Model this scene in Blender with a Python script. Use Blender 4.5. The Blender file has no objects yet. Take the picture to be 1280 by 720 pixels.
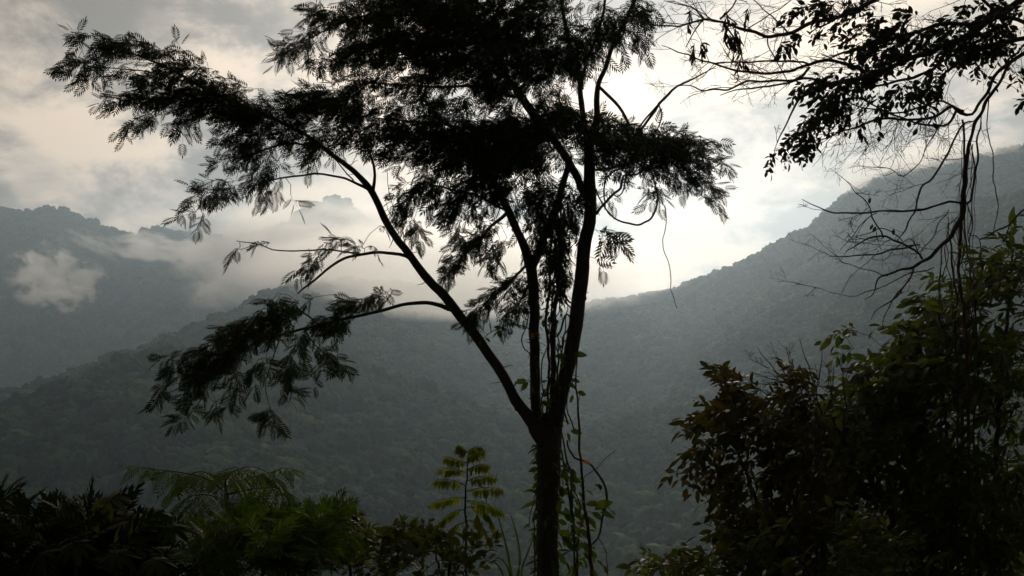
import bpy, math, random
import numpy as np
from mathutils import Vector, noise as mnoise

rng = np.random.default_rng(7)
random.seed(7)
SC = bpy.context.scene
COL = SC.collection

# ------------------------------------------------------------------ camera
F = 1229.0                      # focal length in photo pixels (1280 wide)
EYE = np.array([0.0, 0.0, 1.6])
PITCH = math.atan(40.0 / F)     # the horizon sits 40 px under the frame centre
CP, SP = math.cos(PITCH), math.sin(PITCH)

def P(px, py, d):
    """point at ground distance d (metres in front of the camera) seen at photo pixel px, py"""
    u = (px - 640.0) / F
    v = (360.0 - py) / F
    dy = CP - v * SP
    dz = SP + v * CP
    k = d / dy
    return np.array([u * k, d, 1.6 + dz * k])

def PV(px, py, d):
    px = np.asarray(px, float); py = np.asarray(py, float); d = np.asarray(d, float)
    u = (px - 640.0) / F
    v = (360.0 - py) / F
    dy = CP - v * SP
    dz = SP + v * CP
    k = d / dy
    return np.stack([u * k, d + 0 * u, 1.6 + dz * k], -1)

cam_d = bpy.data.cameras.new('camera')
cam = bpy.data.objects.new('camera', cam_d)
COL.objects.link(cam)
cam.location = EYE
cam.rotation_euler = (math.pi / 2 + PITCH, 0, 0)
cam_d.sensor_width = 36.0
cam_d.lens = 36.0 * F / 1280.0
cam_d.clip_start = 0.05
cam_d.clip_end = 30000
SC.camera = cam

# ------------------------------------------------------------------ helpers
def tag(o, label=None, cat=None, group=None, kind=None):
    if label: o['label'] = label
    if cat: o['category'] = cat
    if group: o['group'] = group
    if kind: o['kind'] = kind
    return o

def empty(name, loc):
    o = bpy.data.objects.new(name, None)
    o.empty_display_size = 0.2
    o.location = tuple(float(c) for c in loc)
    COL.objects.link(o)
    return o

class MB:
    """collects vertices, quads and triangles and links them as one mesh object"""
    def __init__(s):
        s.v = []; s.q = []; s.t = []; s.n = 0
    def add(s, v, quads=None, tris=None):
        v = np.asarray(v, float).reshape(-1, 3)
        if quads is not None and len(quads): s.q.append(np.asarray(quads, int).reshape(-1, 4) + s.n)
        if tris is not None and len(tris): s.t.append(np.asarray(tris, int).reshape(-1, 3) + s.n)
        s.v.append(v); s.n += len(v)
    def build(s, name, mat, parent=None, smooth=True):
        me = bpy.data.meshes.new(name)
        v = np.concatenate(s.v) if s.v else np.zeros((0, 3))
        org = np.zeros(3)
        if parent is not None:
            org = np.array(parent_world(parent))
        v = v - org
        q = np.concatenate(s.q) if s.q else np.zeros((0, 4), int)
        t = np.concatenate(s.t) if s.t else np.zeros((0, 3), int)
        me.vertices.add(len(v)); me.vertices.foreach_set('co', v.astype(np.float32).ravel())
        loops = np.concatenate([q.ravel(), t.ravel()]).astype(np.int32)
        tot = np.concatenate([np.full(len(q), 4), np.full(len(t), 3)]).astype(np.int32)
        start = np.concatenate([[0], np.cumsum(tot)[:-1]]).astype(np.int32) if len(tot) else np.zeros(0, np.int32)
        me.loops.add(len(loops)); me.loops.foreach_set('vertex_index', loops)
        me.polygons.add(len(tot)); me.polygons.foreach_set('loop_start', start)
        if smooth: me.polygons.foreach_set('use_smooth', np.ones(len(tot), bool))
        me.update(calc_edges=True); me.validate()
        if mat: me.materials.append(mat)
        o = bpy.data.objects.new(name, me)
        COL.objects.link(o)
        if parent is not None: o.parent = parent
        return o

def parent_world(p):
    l = np.array(p.location, float)
    while p.parent is not None:
        p = p.parent; l = l + np.array(p.location, float)
    return l

def unit(a):
    a = np.asarray(a, float)
    return a / np.maximum(np.linalg.norm(a, axis=-1, keepdims=True), 1e-9)

def spline(pts, step):
    """Catmull-Rom through pts (n,k) sampled about every `step` in the first three columns"""
    pts = np.asarray(pts, float)
    if len(pts) == 2:
        m = max(2, int(np.linalg.norm(pts[1, :3] - pts[0, :3]) / step) + 1)
        return pts[0] + (pts[1] - pts[0]) * np.linspace(0, 1, m)[:, None]
    p = np.vstack([2 * pts[0] - pts[1], pts, 2 * pts[-1] - pts[-2]])
    out = []
    for i in range(1, len(p) - 2):
        p0, p1, p2, p3 = p[i - 1], p[i], p[i + 1], p[i + 2]
        m = max(1, int(math.ceil(np.linalg.norm(p2[:3] - p1[:3]) / step)))
        t = (np.arange(m) / m)[:, None]
        out.append(0.5 * (2 * p1 + (p2 - p0) * t + (2 * p0 - 5 * p1 + 4 * p2 - p3) * t ** 2 + (3 * p1 - p0 - 3 * p2 + p3) * t ** 3))
    out.append(pts[-1:])
    return np.vstack(out)

def tube(mb, pts, rad, sides=6, bump=0.0):
    """tapered tube along pts with radii rad, closed at both ends"""
    pts = np.asarray(pts, float); n = len(pts)
    rad = np.broadcast_to(np.asarray(rad, float), (n,))
    tan = unit(np.gradient(pts, axis=0))
    ref = np.array([0.31, 0.93, 0.19])
    nrm = []
    a = ref - tan[0] * (ref @ tan[0]); a /= np.linalg.norm(a) + 1e-9
    for i in range(n):
        a = a - tan[i] * (a @ tan[i]); a /= np.linalg.norm(a) + 1e-9
        nrm.append(a.copy())
    nrm = np.array(nrm); bi = np.cross(tan, nrm)
    th = np.arange(sides) * 2 * math.pi / sides
    r = rad[:, None] * np.ones((1, sides))
    if bump: r = r * (1 + bump * rng.normal(0, 1, (n, sides)))
    v = pts[:, None, :] + r[..., None] * (np.cos(th)[None, :, None] * nrm[:, None, :] + np.sin(th)[None, :, None] * bi[:, None, :])
    i = np.arange(n - 1)[:, None] * sides; j = np.arange(sides)[None, :]; k = (j + 1) % sides
    quads = np.stack([i + j, i + k, i + sides + k, i + sides + j], -1).reshape(-1, 4)
    vv = np.vstack([v.reshape(-1, 3), pts[0], pts[-1]])
    jj = np.arange(sides); kk = (jj + 1) % sides; b = (n - 1) * sides
    tris = np.vstack([np.stack([np.full(sides, n * sides), kk, jj], -1), np.stack([np.full(sides, n * sides + 1), b + jj, b + kk], -1)])
    mb.add(vv, quads, tris)

# ------------------------------------------------------------------ materials
class NT:
    def __init__(s, tree): s.t = tree; s.n = tree.nodes; s.l = tree.links
    def add(s, ty, **kw):
        n = s.n.new(ty)
        for k, v in kw.items():
            if k.startswith('i_'): continue
            setattr(n, k, v)
        return n
    def link(s, a, b): s.l.new(a, b)
    def math(s, op, a, b=None, c=None, clamp=False):
        n = s.n.new('ShaderNodeMath'); n.operation = op; n.use_clamp = clamp
        for k, x in enumerate((a, b, c)):
            if x is None: continue
            if isinstance(x, (int, float)): n.inputs[k].default_value = x
            else: s.l.new(x, n.inputs[k])
        return n.outputs[0]
    def ramp(s, fac, stops, interp='LINEAR'):
        n = s.n.new('ShaderNodeValToRGB'); n.color_ramp.interpolation = interp
        e = n.color_ramp.elements
        while len(e) < len(stops): e.new(0.5)
        for el, (p, c) in zip(e, stops):
            el.position = p; el.color = (*c, 1) if not isinstance(c, (int, float)) else (c, c, c, 1)
        s.l.new(fac, n.inputs[0]); return n.outputs[0]
    def maprange(s, x, a, b, c, d, kind='SMOOTHSTEP'):
        n = s.n.new('ShaderNodeMapRange'); n.interpolation_type = kind
        s.l.new(x, n.inputs[0])
        for k, val in enumerate((a, b, c, d)): n.inputs[k + 1].default_value = val
        return n.outputs[0]
    def mixc(s, fac, a, b, blend='MIX'):
        n = s.n.new('ShaderNodeMix'); n.data_type = 'RGBA'; n.blend_type = blend
        for sock, x in ((n.inputs[0], fac), (n.inputs[6], a), (n.inputs[7], b)):
            if isinstance(x, (int, float)): sock.default_value = x
            elif isinstance(x, tuple): sock.default_value = (*x, 1)
            else: s.l.new(x, sock)
        return n.outputs[2]

def new_mat(name):
    m = bpy.data.materials.new(name); m.use_nodes = True
    m.node_tree.nodes.clear()
    t = NT(m.node_tree)
    out = t.add('ShaderNodeOutputMaterial')
    return m, t, out

def leaf_mat(name, cols, trans, transl=0.35, rough=0.45, spec=0.3):
    """leaf: random shade per leaf, thin light let through from behind"""
    m, t, out = new_mat(name)
    g = t.add('ShaderNodeNewGeometry')
    k = len(cols)
    c = t.ramp(g.outputs['Random Per Island'], [(i / max(1, k - 1), cc) for i, cc in enumerate(cols)])
    tc = t.add('ShaderNodeTexCoord'); nz = t.add('ShaderNodeTexNoise')
    nz.inputs['Scale'].default_value = 9.0; nz.inputs['Detail'].default_value = 3
    t.link(tc.outputs['Object'], nz.inputs['Vector'])
    c2 = t.mixc(1.0, c, t.ramp(nz.outputs['Fac'], [(0.3, 0.6), (0.7, 1.25)]), 'MULTIPLY')
    b = t.add('ShaderNodeBsdfPrincipled')
    t.link(c2, b.inputs['Base Color']); b.inputs['Roughness'].default_value = rough
    b.inputs['Specular IOR Level'].default_value = spec
    tr = t.add('ShaderNodeBsdfTranslucent')
    t.link(t.mixc(1.0, c2, tuple(1.35 * q for q in trans), 'MULTIPLY'), tr.inputs['Color'])
    mx = t.add('ShaderNodeMixShader'); mx.inputs[0].default_value = transl
    t.link(b.outputs[0], mx.inputs[1]); t.link(tr.outputs[0], mx.inputs[2])
    t.link(mx.outputs[0], out.inputs['Surface'])
    return m

def bark_mat(name, c1, c2, scale=14.0):
    m, t, out = new_mat(name)
    tc = t.add('ShaderNodeTexCoord')
    mp = t.add('ShaderNodeMapping'); mp.inputs['Scale'].default_value = (1, 1, 0.25)
    t.link(tc.outputs['Object'], mp.inputs['Vector'])
    nz = t.add('ShaderNodeTexNoise'); nz.inputs['Scale'].default_value = scale; nz.inputs['Detail'].default_value = 6
    nz.inputs['Roughness'].default_value = 0.65
    t.link(mp.outputs[0], nz.inputs['Vector'])
    c = t.ramp(nz.outputs['Fac'], [(0.32, c1), (0.68, c2)])
    b = t.add('ShaderNodeBsdfPrincipled'); t.link(c, b.inputs['Base Color'])
    b.inputs['Roughness'].default_value = 0.85; b.inputs['Specular IOR Level'].default_value = 0.2
    bp = t.add('ShaderNodeBump'); bp.inputs['Strength'].default_value = 0.6; bp.inputs['Distance'].default_value = 0.02
    t.link(nz.outputs['Fac'], bp.inputs['Height']); t.link(bp.outputs[0], b.inputs['Normal'])
    t.link(b.outputs[0], out.inputs['Surface'])
    return m

# ------------------------------------------------------------------ sun, sky, air
SUN_PX, SUN_PY = 800, 85
sd = P(SUN_PX, SUN_PY, 1000.0) - EYE
sd /= np.linalg.norm(sd)
SUN_EL = math.asin(sd[2]); SUN_AZ = math.atan2(sd[0], sd[1])   # azimuth from +Y towards +X
sl = bpy.data.lights.new('sun', 'SUN'); so = bpy.data.objects.new('sun', sl); COL.objects.link(so)
sl.energy = SUN_STRENGTH = 1.35
sl.angle = math.radians(12)
sl.color = (1.0, 0.85, 0.68)
so.location = tuple(sd * 4000)
so.rotation_euler = Vector(tuple(sd)).to_track_quat('Z', 'Y').to_euler()

W = bpy.data.worlds.new('World'); SC.world = W; W.use_nodes = True
W.node_tree.nodes.clear()
t = NT(W.node_tree)
wo = t.add('ShaderNodeOutputWorld'); bg = t.add('ShaderNodeBackground')
bg.inputs['Strength'].default_value = 0.1
sky = t.add('ShaderNodeTexSky'); sky.sky_type = 'NISHITA'; sky.sun_disc = False
sky.sun_elevation = SUN_EL; sky.sun_rotation = SUN_AZ
sky.air_density = 1.2; sky.dust_density = 2.5
tc = t.add('ShaderNodeTexCoord')
DIR = tc.outputs['Generated']
sx = t.add('ShaderNodeSeparateXYZ'); t.link(DIR, sx.inputs[0])
# cloud sheet: directions projected on a high layer, so that clouds flatten towards the horizon
den = t.math('ADD', t.math('MAXIMUM', sx.outputs['Z'], 0.0), 0.42)
cx = t.math('DIVIDE', sx.outputs['X'], den); cy = t.math('DIVIDE', sx.outputs['Y'], den)
cv = t.add('ShaderNodeCombineXYZ'); t.link(cx, cv.inputs[0]); t.link(cy, cv.inputs[1])
cv.inputs[2].default_value = 41.1
n1 = t.add('ShaderNodeTexNoise'); n1.inputs['Scale'].default_value = 1.9; n1.inputs['Detail'].default_value = 8
n1.inputs['Roughness'].default_value = 0.56; n1.inputs['Distortion'].default_value = 0.2
t.link(cv.outputs[0], n1.inputs['Vector'])
n2 = t.add('ShaderNodeTexNoise'); n2.inputs['Scale'].default_value = 6.0; n2.inputs['Detail'].default_value = 7
n2.inputs['Roughness'].default_value = 0.62; n2.inputs['Distortion'].default_value = 0.3
t.link(cv.outputs[0], n2.inputs['Vector'])
thick = t.math('ADD', t.math('MULTIPLY', n1.outputs['Fac'], 0.62), t.math('MULTIPLY', n2.outputs['Fac'], 0.38))
vo = t.add('ShaderNodeTexVoronoi'); vo.feature = 'SMOOTH_F1'; vo.inputs['Scale'].default_value = 5.2; vo.inputs['Smoothness'].default_value = 0.6
wv = t.add('ShaderNodeVectorMath', operation='MULTIPLY_ADD'); t.link(n2.outputs['Color'], wv.inputs[0]); wv.inputs[1].default_value = (0.22, 0.22, 0.22); t.link(cv.outputs[0], wv.inputs[2])
t.link(wv.outputs[0], vo.inputs['Vector'])
thick = t.math('ADD', thick, t.math('MULTIPLY', t.math('SUBTRACT', 0.45, vo.outputs['Distance']), 0.14))   # billows
# light let through the sheet: forward scattering round the sun
dt = t.add('ShaderNodeVectorMath', operation='DOT_PRODUCT'); t.link(DIR, dt.inputs[0]); dt.inputs[1].default_value = tuple(sd)
ang = t.math('ARCCOSINE', t.math('MINIMUM', dt.outputs['Value'], 0.99999))
def glow(sig, k):
    return t.math('MULTIPLY', t.math('EXPONENT', t.math('MULTIPLY', t.math('MULTIPLY', ang, ang), -1.0 / (2 * sig ** 2))), k)
lum = t.math('ADD', t.math('ADD', glow(0.10, 1.2), glow(0.36, 0.9)), t.math('ADD', glow(0.85, 7.4), 0.04))
thin = t.maprange(thick, 0.42, 0.57, 1.30, 0.29)
soft = t.math('SUBTRACT', 1.0, glow(0.26, 0.5))     # round the sun even thick cloud is lit through
lum2 = t.math('MULTIPLY', lum, t.math('POWER', thin, soft))
tint = t.mixc(t.maprange(thick, 0.40, 0.60, 0, 1), (1.0, 0.785, 0.58), (0.97, 0.86, 0.76))
lv = t.add('ShaderNodeVectorMath', operation='SCALE'); t.link(tint, lv.inputs[0]); t.link(lum2, lv.inputs['Scale'])
cover = t.maprange(thick, 0.22, 0.34, 0.90, 1.0)
t.link(t.mixc(cover, sky.outputs[0], lv.outputs[0]), bg.inputs['Color'])
t.link(bg.outputs[0], wo.inputs['Surface'])

SC.view_settings.view_transform = 'Standard'
SC.view_settings.look = 'None'
SC.view_settings.exposure = 0.30
SC.view_settings.gamma = 1.0
SC.view_settings.use_curve_mapping = False
SC.render.engine = 'CYCLES'
SC.cycles.max_bounces = 10
SC.cycles.diffuse_bounces = 2
SC.cycles.glossy_bounces = 1
SC.cycles.transmission_bounces = 2
SC.cycles.volume_bounces = 8
SC.cycles.transparent_max_bounces = 8
SC.cycles.use_denoising = True
SC.cycles.volume_max_steps = 256

HAZE = 2.25e-4
hz = MB()
bx = [(-6500, -900, -345), (6500, -900, -345), (6500, 3760, -345), (-6500, 3760, -345),
      (-6500, -900, 420), (6500, -900, 420), (6500, 3760, 420), (-6500, 3760, 420)]
hz.add(bx, [(0, 3, 2, 1), (4, 5, 6, 7), (0, 1, 5, 4), (1, 2, 6, 5), (2, 3, 7, 6), (3, 0, 4, 7)])
m, t, out = new_mat('haze_air')
pv = t.add('ShaderNodeVolumePrincipled')
pv.inputs['Color'].default_value = (0.60, 0.785, 0.965, 1)
pv.inputs['Density'].default_value = HAZE
pv.inputs['Anisotropy'].default_value = 0.68
t.link(pv.outputs[0], out.inputs['Volume'])
hzo = hz.build('haze', m, smooth=False)
tag(hzo, 'pale blue grey haze filling the forested valley', 'haze', kind='stuff')
# ------------------------------------------------------------------ land
m_soil, t, out = new_mat('forest_floor')
tc = t.add('ShaderNodeTexCoord'); nz = t.add('ShaderNodeTexNoise'); nz.inputs['Scale'].default_value = 0.05; nz.inputs['Detail'].default_value = 8
t.link(tc.outputs['Object'], nz.inputs['Vector'])
b = t.add('ShaderNodeBsdfPrincipled'); b.inputs['Roughness'].default_value = 0.95
t.link(t.ramp(nz.outputs['Fac'], [(0.35, (0.022, 0.032, 0.014)), (0.65, (0.05, 0.055, 0.026))]), b.inputs['Base Color'])
t.link(b.outputs[0], out.inputs['Surface'])

m_wood, t, out = new_mat('forest_canopy')
oi = t.add('ShaderNodeObjectInfo')
tc = t.add('ShaderNodeTexCoord'); nz = t.add('ShaderNodeTexNoise'); nz.inputs['Scale'].default_value = 2.6; nz.inputs['Detail'].default_value = 5
t.link(tc.outputs['Object'], nz.inputs['Vector'])
pn = t.add('ShaderNodeTexNoise'); pn.inputs['Scale'].default_value = 0.012; pn.inputs['Detail'].default_value = 4
t.link(oi.outputs['Location'], pn.inputs['Vector'])
kind = t.math('ADD', t.math('MULTIPLY', oi.outputs['Random'], 0.55), t.maprange(pn.outputs['Fac'], 0.34, 0.66, 0.0, 0.48), clamp=True)
base = t.ramp(kind, [(0.0, (0.004, 0.012, 0.006)), (0.45, (0.014, 0.052, 0.014)), (0.8, (0.044, 0.105, 0.024)), (0.93, (0.085, 0.110, 0.026)), (1.0, (0.115, 0.100, 0.035))])
c = t.mixc(1.0, base, t.ramp(nz.outputs['Fac'], [(0.3, 0.55), (0.7, 1.35)]), 'MULTIPLY')
b = t.add('ShaderNodeBsdfPrincipled'); b.inputs['Roughness'].default_value = 0.8; b.inputs['Specular IOR Level'].default_value = 0.10
t.link(c, b.inputs['Base Color'])
bp = t.add('ShaderNodeBump'); bp.inputs['Strength'].default_value = 1.0; bp.inputs['Distance'].default_value = 0.25
n3 = t.add('ShaderNodeTexNoise'); n3.inputs['Scale'].default_value = 7.0; n3.inputs['Detail'].default_value = 4
t.link(tc.outputs['Object'], n3.inputs['Vector'])
t.link(n3.outputs['Fac'], bp.inputs['Height']); t.link(bp.outputs[0], b.inputs['Normal'])
t.link(b.outputs[0], out.inputs['Surface'])

def ground_z(x, y):
    x = np.asarray(x, float); y = np.asarray(y, float)
    f = np.where(y < 40, -0.30 * y, -12 - 0.46 * (y - 40))
    f = np.where(y < 0, np.where(y < -60, 13.2 - 0.62 * (y + 60), -0.22 * y), f)  # unseen rise behind the camera, steepened to block sky light from the back
    f = np.maximum(f, -300 + 0.004 * np.maximum(y - 600, 0))
    return f + np.where(np.abs(y) < 40, 0.25, 6.0) * (np.sin(x * 0.045 + 1.3) * np.cos(y * 0.037)) * np.clip((np.hypot(x, y) - 2) / 20, 0, 1)

xs = np.concatenate([-np.geomspace(6000, 2, 70), np.linspace(-1.5, 1.5, 5), np.geomspace(2, 6000, 70)])
ys = np.concatenate([-np.geomspace(600, 2, 40), np.linspace(-1.5, 1.5, 5), np.geomspace(2, 3700, 80)])
X, Y = np.meshgrid(xs, ys)
g = MB(); nx = len(xs)
i = np.arange(len(ys) - 1)[:, None] * nx; j = np.arange(nx - 1)[None, :]
g.add(np.stack([X, Y, ground_z(X, Y)], -1), np.stack([i + j, i + j + 1, i + nx + j + 1, i + nx + j], -1).reshape(-1, 4))
tag(g.build('ground', m_soil), kind='structure')

def fbm(x, y, sc, oct=4, seed=0.0):
    out = np.zeros(x.shape); a = 1.0
    for o in range(oct):
        s = sc * 2 ** o
        out += a * np.array([mnoise.noise((xx * s + seed, yy * s - seed * 1.7, seed * 0.37 + o)) for xx, yy in zip(x.ravel(), y.ravel())]).reshape(x.shape)
        a *= 0.5
    return out

def hill(name, crest, foot, nu, nv, amp, seed, back=0.55, power=1.0):
    """a mountainside between a crest line and a foot line (both px, py, distance), with a far side that falls away.
    returns the mesh grid (front) so that trees can be set on it"""
    def res(line, n):
        p = np.array([P(*q) for q in line]); l = np.concatenate([[0], np.cumsum(np.linalg.norm(np.diff(p, axis=0), axis=1))])
        s = spline(np.hstack([p, l[:, None] * 0]), 6.0)[:, :3]
        l = np.concatenate([[0], np.cumsum(np.linalg.norm(np.diff(s, axis=0), axis=1))])
        q = np.linspace(0, l[-1], n)
        return np.stack([np.interp(q, l, s[:, k]) for k in range(3)], -1)
    c = res(crest, nu); f = res(foot, nu)
    v = np.linspace(0, 1, nv)[:, None, None]
    G = f[None] + (c - f)[None] * v
    # a slope bows: a little hollow low down, steeper to the crest
    bow = (v[..., 0] ** power - v[..., 0]) * (c[:, 2] - f[:, 2])[None]
    G[..., 2] += bow
    n_ = fbm(G[..., 0], G[..., 1], 1 / 420.0, 5, seed)
    env = np.sin(np.pi * np.clip(v[..., 0], 0, 1)) ** 1.3
    G[..., 2] += amp * n_ * env
    G[..., 0] += amp * 0.5 * fbm(G[..., 1], G[..., 2], 1 / 350.0, 3, seed + 9) * env
    # skirts
    d0 = G[0].copy(); d0[:, 2] = -330
    dist = np.linalg.norm(c[:, :2], axis=1)[:, None]
    away = unit(c[:, :2])
    rows = [d0[None], G]
    for k, (dd, dz) in enumerate(((40, -12), (160, -75), (500, -260))):
        r = c.copy(); r[:, :2] += away * dd; r[:, 2] = np.maximum(r[:, 2] + dz * (1 + back), -332 - k)
        rows.append(r[None])
    A = np.concatenate(rows, 0)
    m_ = MB(); R, C = A.shape[:2]
    i = np.arange(R - 1)[:, None] * C; j = np.arange(C - 1)[None, :]
    m_.add(A, np.stack([i + j, i + j + 1, i + C + j + 1, i + C + j], -1).reshape(-1, 4))
    tag(m_.build(name, m_soil), kind='structure')
    return G

FAR = hill('far_mountain',
    [(-260, 268, 2800), (-100, 262, 2800), (0, 264, 2800), (40, 268, 2800), (80, 266, 2784), (105, 275, 2784), (130, 288, 2784), (155, 296, 2800), (172, 302, 3550), (182, 294, 2880), (198, 291, 2880), (225, 296, 2880), (258, 295, 3650), (280, 304, 2960), (310, 296, 3040), (345, 288, 3080), (360, 279, 3080), (372, 274, 3080), (384, 262, 3080), (392, 261, 3080), (400, 252, 3080), (408, 249, 3080), (417, 253, 3080), (428, 251, 3080), (437, 257, 3080), (446, 270, 3080), (475, 288, 3080), (520, 325, 3120), (600, 345, 3120), (720, 372, 3120)],
    [(-420, 600, 1500), (0, 600, 1550), (300, 590, 1700), (720, 560, 2000)], 170, 46, 70, 3.3, power=1.15)
LEFT = hill('left_hill',
    [(-200, 561, 820), (-60, 524, 860), (0, 505, 900), (60, 485, 930), (130, 457, 980), (200, 432, 1030), (250, 412, 1080), (300, 392, 1150), (345, 368, 1230), (400, 356, 1350), (480, 358, 1500), (560, 368, 1680), (640, 380, 1850), (700, 392, 1950), (745, 406, 2000), (800, 436, 2050)],
    [(-330, 860, 285), (0, 860, 292), (250, 860, 306), (450, 850, 326), (600, 840, 353), (700, 830, 380), (790, 800, 435), (850, 760, 516)], 150, 60, 42, 11.1, power=1.06)
RIGHT = hill('right_mountain',
    [(660, 420, 1950), (705, 396, 1900), (742, 384, 1850), (790, 377, 1780), (835, 368, 1720), (880, 353, 1650), (920, 340, 1600), (960, 319, 1560), (1000, 298, 1520), (1022, 286, 1500), (1050, 258, 1460), (1080, 236, 1440), (1120, 222, 1420), (1160, 214, 1400), (1220, 205, 1370), (1280, 190, 1340), (1400, 150, 1290), (1560, 120, 1250)],
    [(640, 800, 435), (700, 820, 408), (800, 840, 380), (900, 850, 353), (1050, 860, 319), (1250, 870, 285), (1600, 880, 258)], 150, 60, 55, 21.7, power=0.95)
SPUR = hill('right_spur',
    [(1620, 210, 927), (1400, 240, 1000), (1280, 262, 1073), (1160, 292, 1134), (1080, 318, 1171), (1010, 336, 1195), (960, 358, 1195), (915, 388, 1171), (870, 432, 1122), (835, 490, 1049), (805, 560, 963), (785, 640, 878), (775, 740, 780)],
    [(1700, 900, 224), (1450, 900, 231), (1300, 900, 238), (1200, 890, 251), (1100, 885, 265), (1020, 885, 278), (960, 885, 292), (910, 885, 306), (870, 885, 319), (840, 885, 333), (810, 890, 340), (790, 900, 346), (775, 910, 350)], 150, 60, 34, 33.1, power=0.95)

# tree crowns of the far woods: a few crown shapes set out over the slopes
PROTO = bpy.data.collections.new('crown_shapes')
import bmesh
for k in range(6):
    bm = bmesh.new(); bmesh.ops.create_icosphere(bm, subdivisions=4, radius=1.0)
    for v in bm.verts:
        p = v.co.copy()
        lump = mnoise.noise(p * 1.7 + Vector((k * 7.1, 0, 0))) * 0.42 + mnoise.noise(p * 4.2 + Vector((0, k * 5.3, 0))) * 0.26 + mnoise.noise(p * 9.5 + Vector((0, 0, k * 3.3))) * 0.17
        v.co = p * (1 + lump)
        v.co.z = v.co.z * (0.72 + 0.12 * (k % 3)) if v.co.z > 0 else v.co.z * 0.9
    me = bpy.data.meshes.new('crown_shape'); bm.to_mesh(me); bm.free()
    me.polygons.foreach_set('use_smooth', np.ones(len(me.polygons), bool))
    me.materials.append(m_wood)
    o = bpy.data.objects.new('crown_shape', me); PROTO.objects.link(o)

def scatter_group():
    ng = bpy.data.node_groups.new('set_out_crowns', 'GeometryNodeTree')
    ng.interface.new_socket('Geometry', in_out='INPUT', socket_type='NodeSocketGeometry')
    ng.interface.new_socket('Geometry', in_out='OUTPUT', socket_type='NodeSocketGeometry')
    n = ng.nodes; l = ng.links
    gi = n.new('NodeGroupInput'); go = n.new('NodeGroupOutput')
    ip = n.new('GeometryNodeInstanceOnPoints'); ci = n.new('GeometryNodeCollectionInfo')
    ci.inputs['Collection'].default_value = PROTO
    ci.inputs['Separate Children'].default_value = True; ci.inputs['Reset Children'].default_value = True
    def attr(name, ty):
        a = n.new('GeometryNodeInputNamedAttribute'); a.data_type = ty; a.inputs['Name'].default_value = name
        return [s for s in a.outputs if s.enabled][0] if any(s.enabled for s in a.outputs) else a.outputs[0]
    l.new(gi.outputs[0], ip.inputs['Points']); l.new(ci.outputs[0], ip.inputs['Instance'])
    ip.inputs['Pick Instance'].default_value = True
    l.new(attr('pick', 'INT'), ip.inputs['Instance Index'])
    l.new(attr('turn', 'FLOAT_VECTOR'), ip.inputs['Rotation'])
    l.new(attr('size', 'FLOAT_VECTOR'), ip.inputs['Scale'])
    l.new(ip.outputs[0], go.inputs[0])
    return ng
NG = scatter_group()

def forest(G, spacing, size, label, seed, clip_py=800, vmin=0.0):
    r = np.random.default_rng(seed)
    R, C = G.shape[:2]
    a = G[:-1, :-1]; b = G[:-1, 1:]; c = G[1:, :-1]; d = G[1:, 1:]
    area = 0.5 * (np.linalg.norm(np.cross(b - a, c - a), axis=-1) + np.linalg.norm(np.cross(b - d, c - d), axis=-1))
    n = int(area.sum() / spacing ** 2)
    idx = r.choice(area.size, n, p=(area / area.sum()).ravel())
    i, j = np.unravel_index(idx, area.shape)
    u = r.random(n)[:, None]; v = r.random(n)[:, None]
    p = (a[i, j] * (1 - u) + b[i, j] * u) * (1 - v) + (c[i, j] * (1 - u) + d[i, j] * u) * v
    # a row along the crest so that the skyline is made of trees
    q = G[-1]; L = np.linalg.norm(np.diff(q, axis=0), axis=1).sum()
    k = int(L / (spacing * 0.8)); s = r.random(k) * (C - 1.001); s0 = s.astype(int); ff = (s - s0)[:, None]
    p = np.vstack([p, q[s0] * (1 - ff) + q[s0 + 1] * ff])
    # keep what the frame can see
    rel = p - EYE; dz = rel[:, 1] * CP + rel[:, 2] * SP; up = -rel[:, 1] * SP + rel[:, 2] * CP
    px = 640 + F * rel[:, 0] / dz; py = 360 - F * up / dz
    keep = (px > -160) & (px < 1440) & (py < clip_py)
    p = p[keep]; n = len(p)
    sz = size * np.exp(r.normal(0, 0.46, n)); sz = np.where(r.random(n) < 0.05, sz * 1.5, sz); sz = np.minimum(sz, size * 2.1)
    hh = sz * r.uniform(0.75, 1.25, n)
    p[:, 2] += hh * 0.35
    me = bpy.data.meshes.new('forest'); me.vertices.add(n); me.vertices.foreach_set('co', p.astype(np.float32).ravel())
    me.attributes.new('size', 'FLOAT_VECTOR', 'POINT').data.foreach_set('vector', np.stack([sz, sz, hh], -1).astype(np.float32).ravel())
    tr = np.zeros((n, 3)); tr[:, 2] = r.uniform(0, 6.28, n); tr[:, :2] = r.normal(0, 0.12, (n, 2))
    me.attributes.new('turn', 'FLOAT_VECTOR', 'POINT').data.foreach_set('vector', tr.astype(np.float32).ravel())
    me.attributes.new('pick', 'INT', 'POINT').data.foreach_set('value', r.integers(0, 6, n).astype(np.int32))
    o = bpy.data.objects.new('forest', me); COL.objects.link(o)
    md = o.modifiers.new('crowns', 'NODES'); md.node_group = NG
    tag(o, label, 'forest', kind='stuff')
    print('forest', n)
forest(FAR, 13, 7.5, 'blue grey far forest on the high mountain at left behind the drifting cloud', 1, 560)
forest(LEFT, 6.2, 3.9, 'dark green forest on the hillside across the valley left of the trunk', 2)
forest(RIGHT, 7.5, 4.8, 'hazy forest on the steep mountain rising to the right edge', 3)
forest(SPUR, 6.5, 4.3, 'dark forest on the nearer spur below the right mountain', 4)

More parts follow.
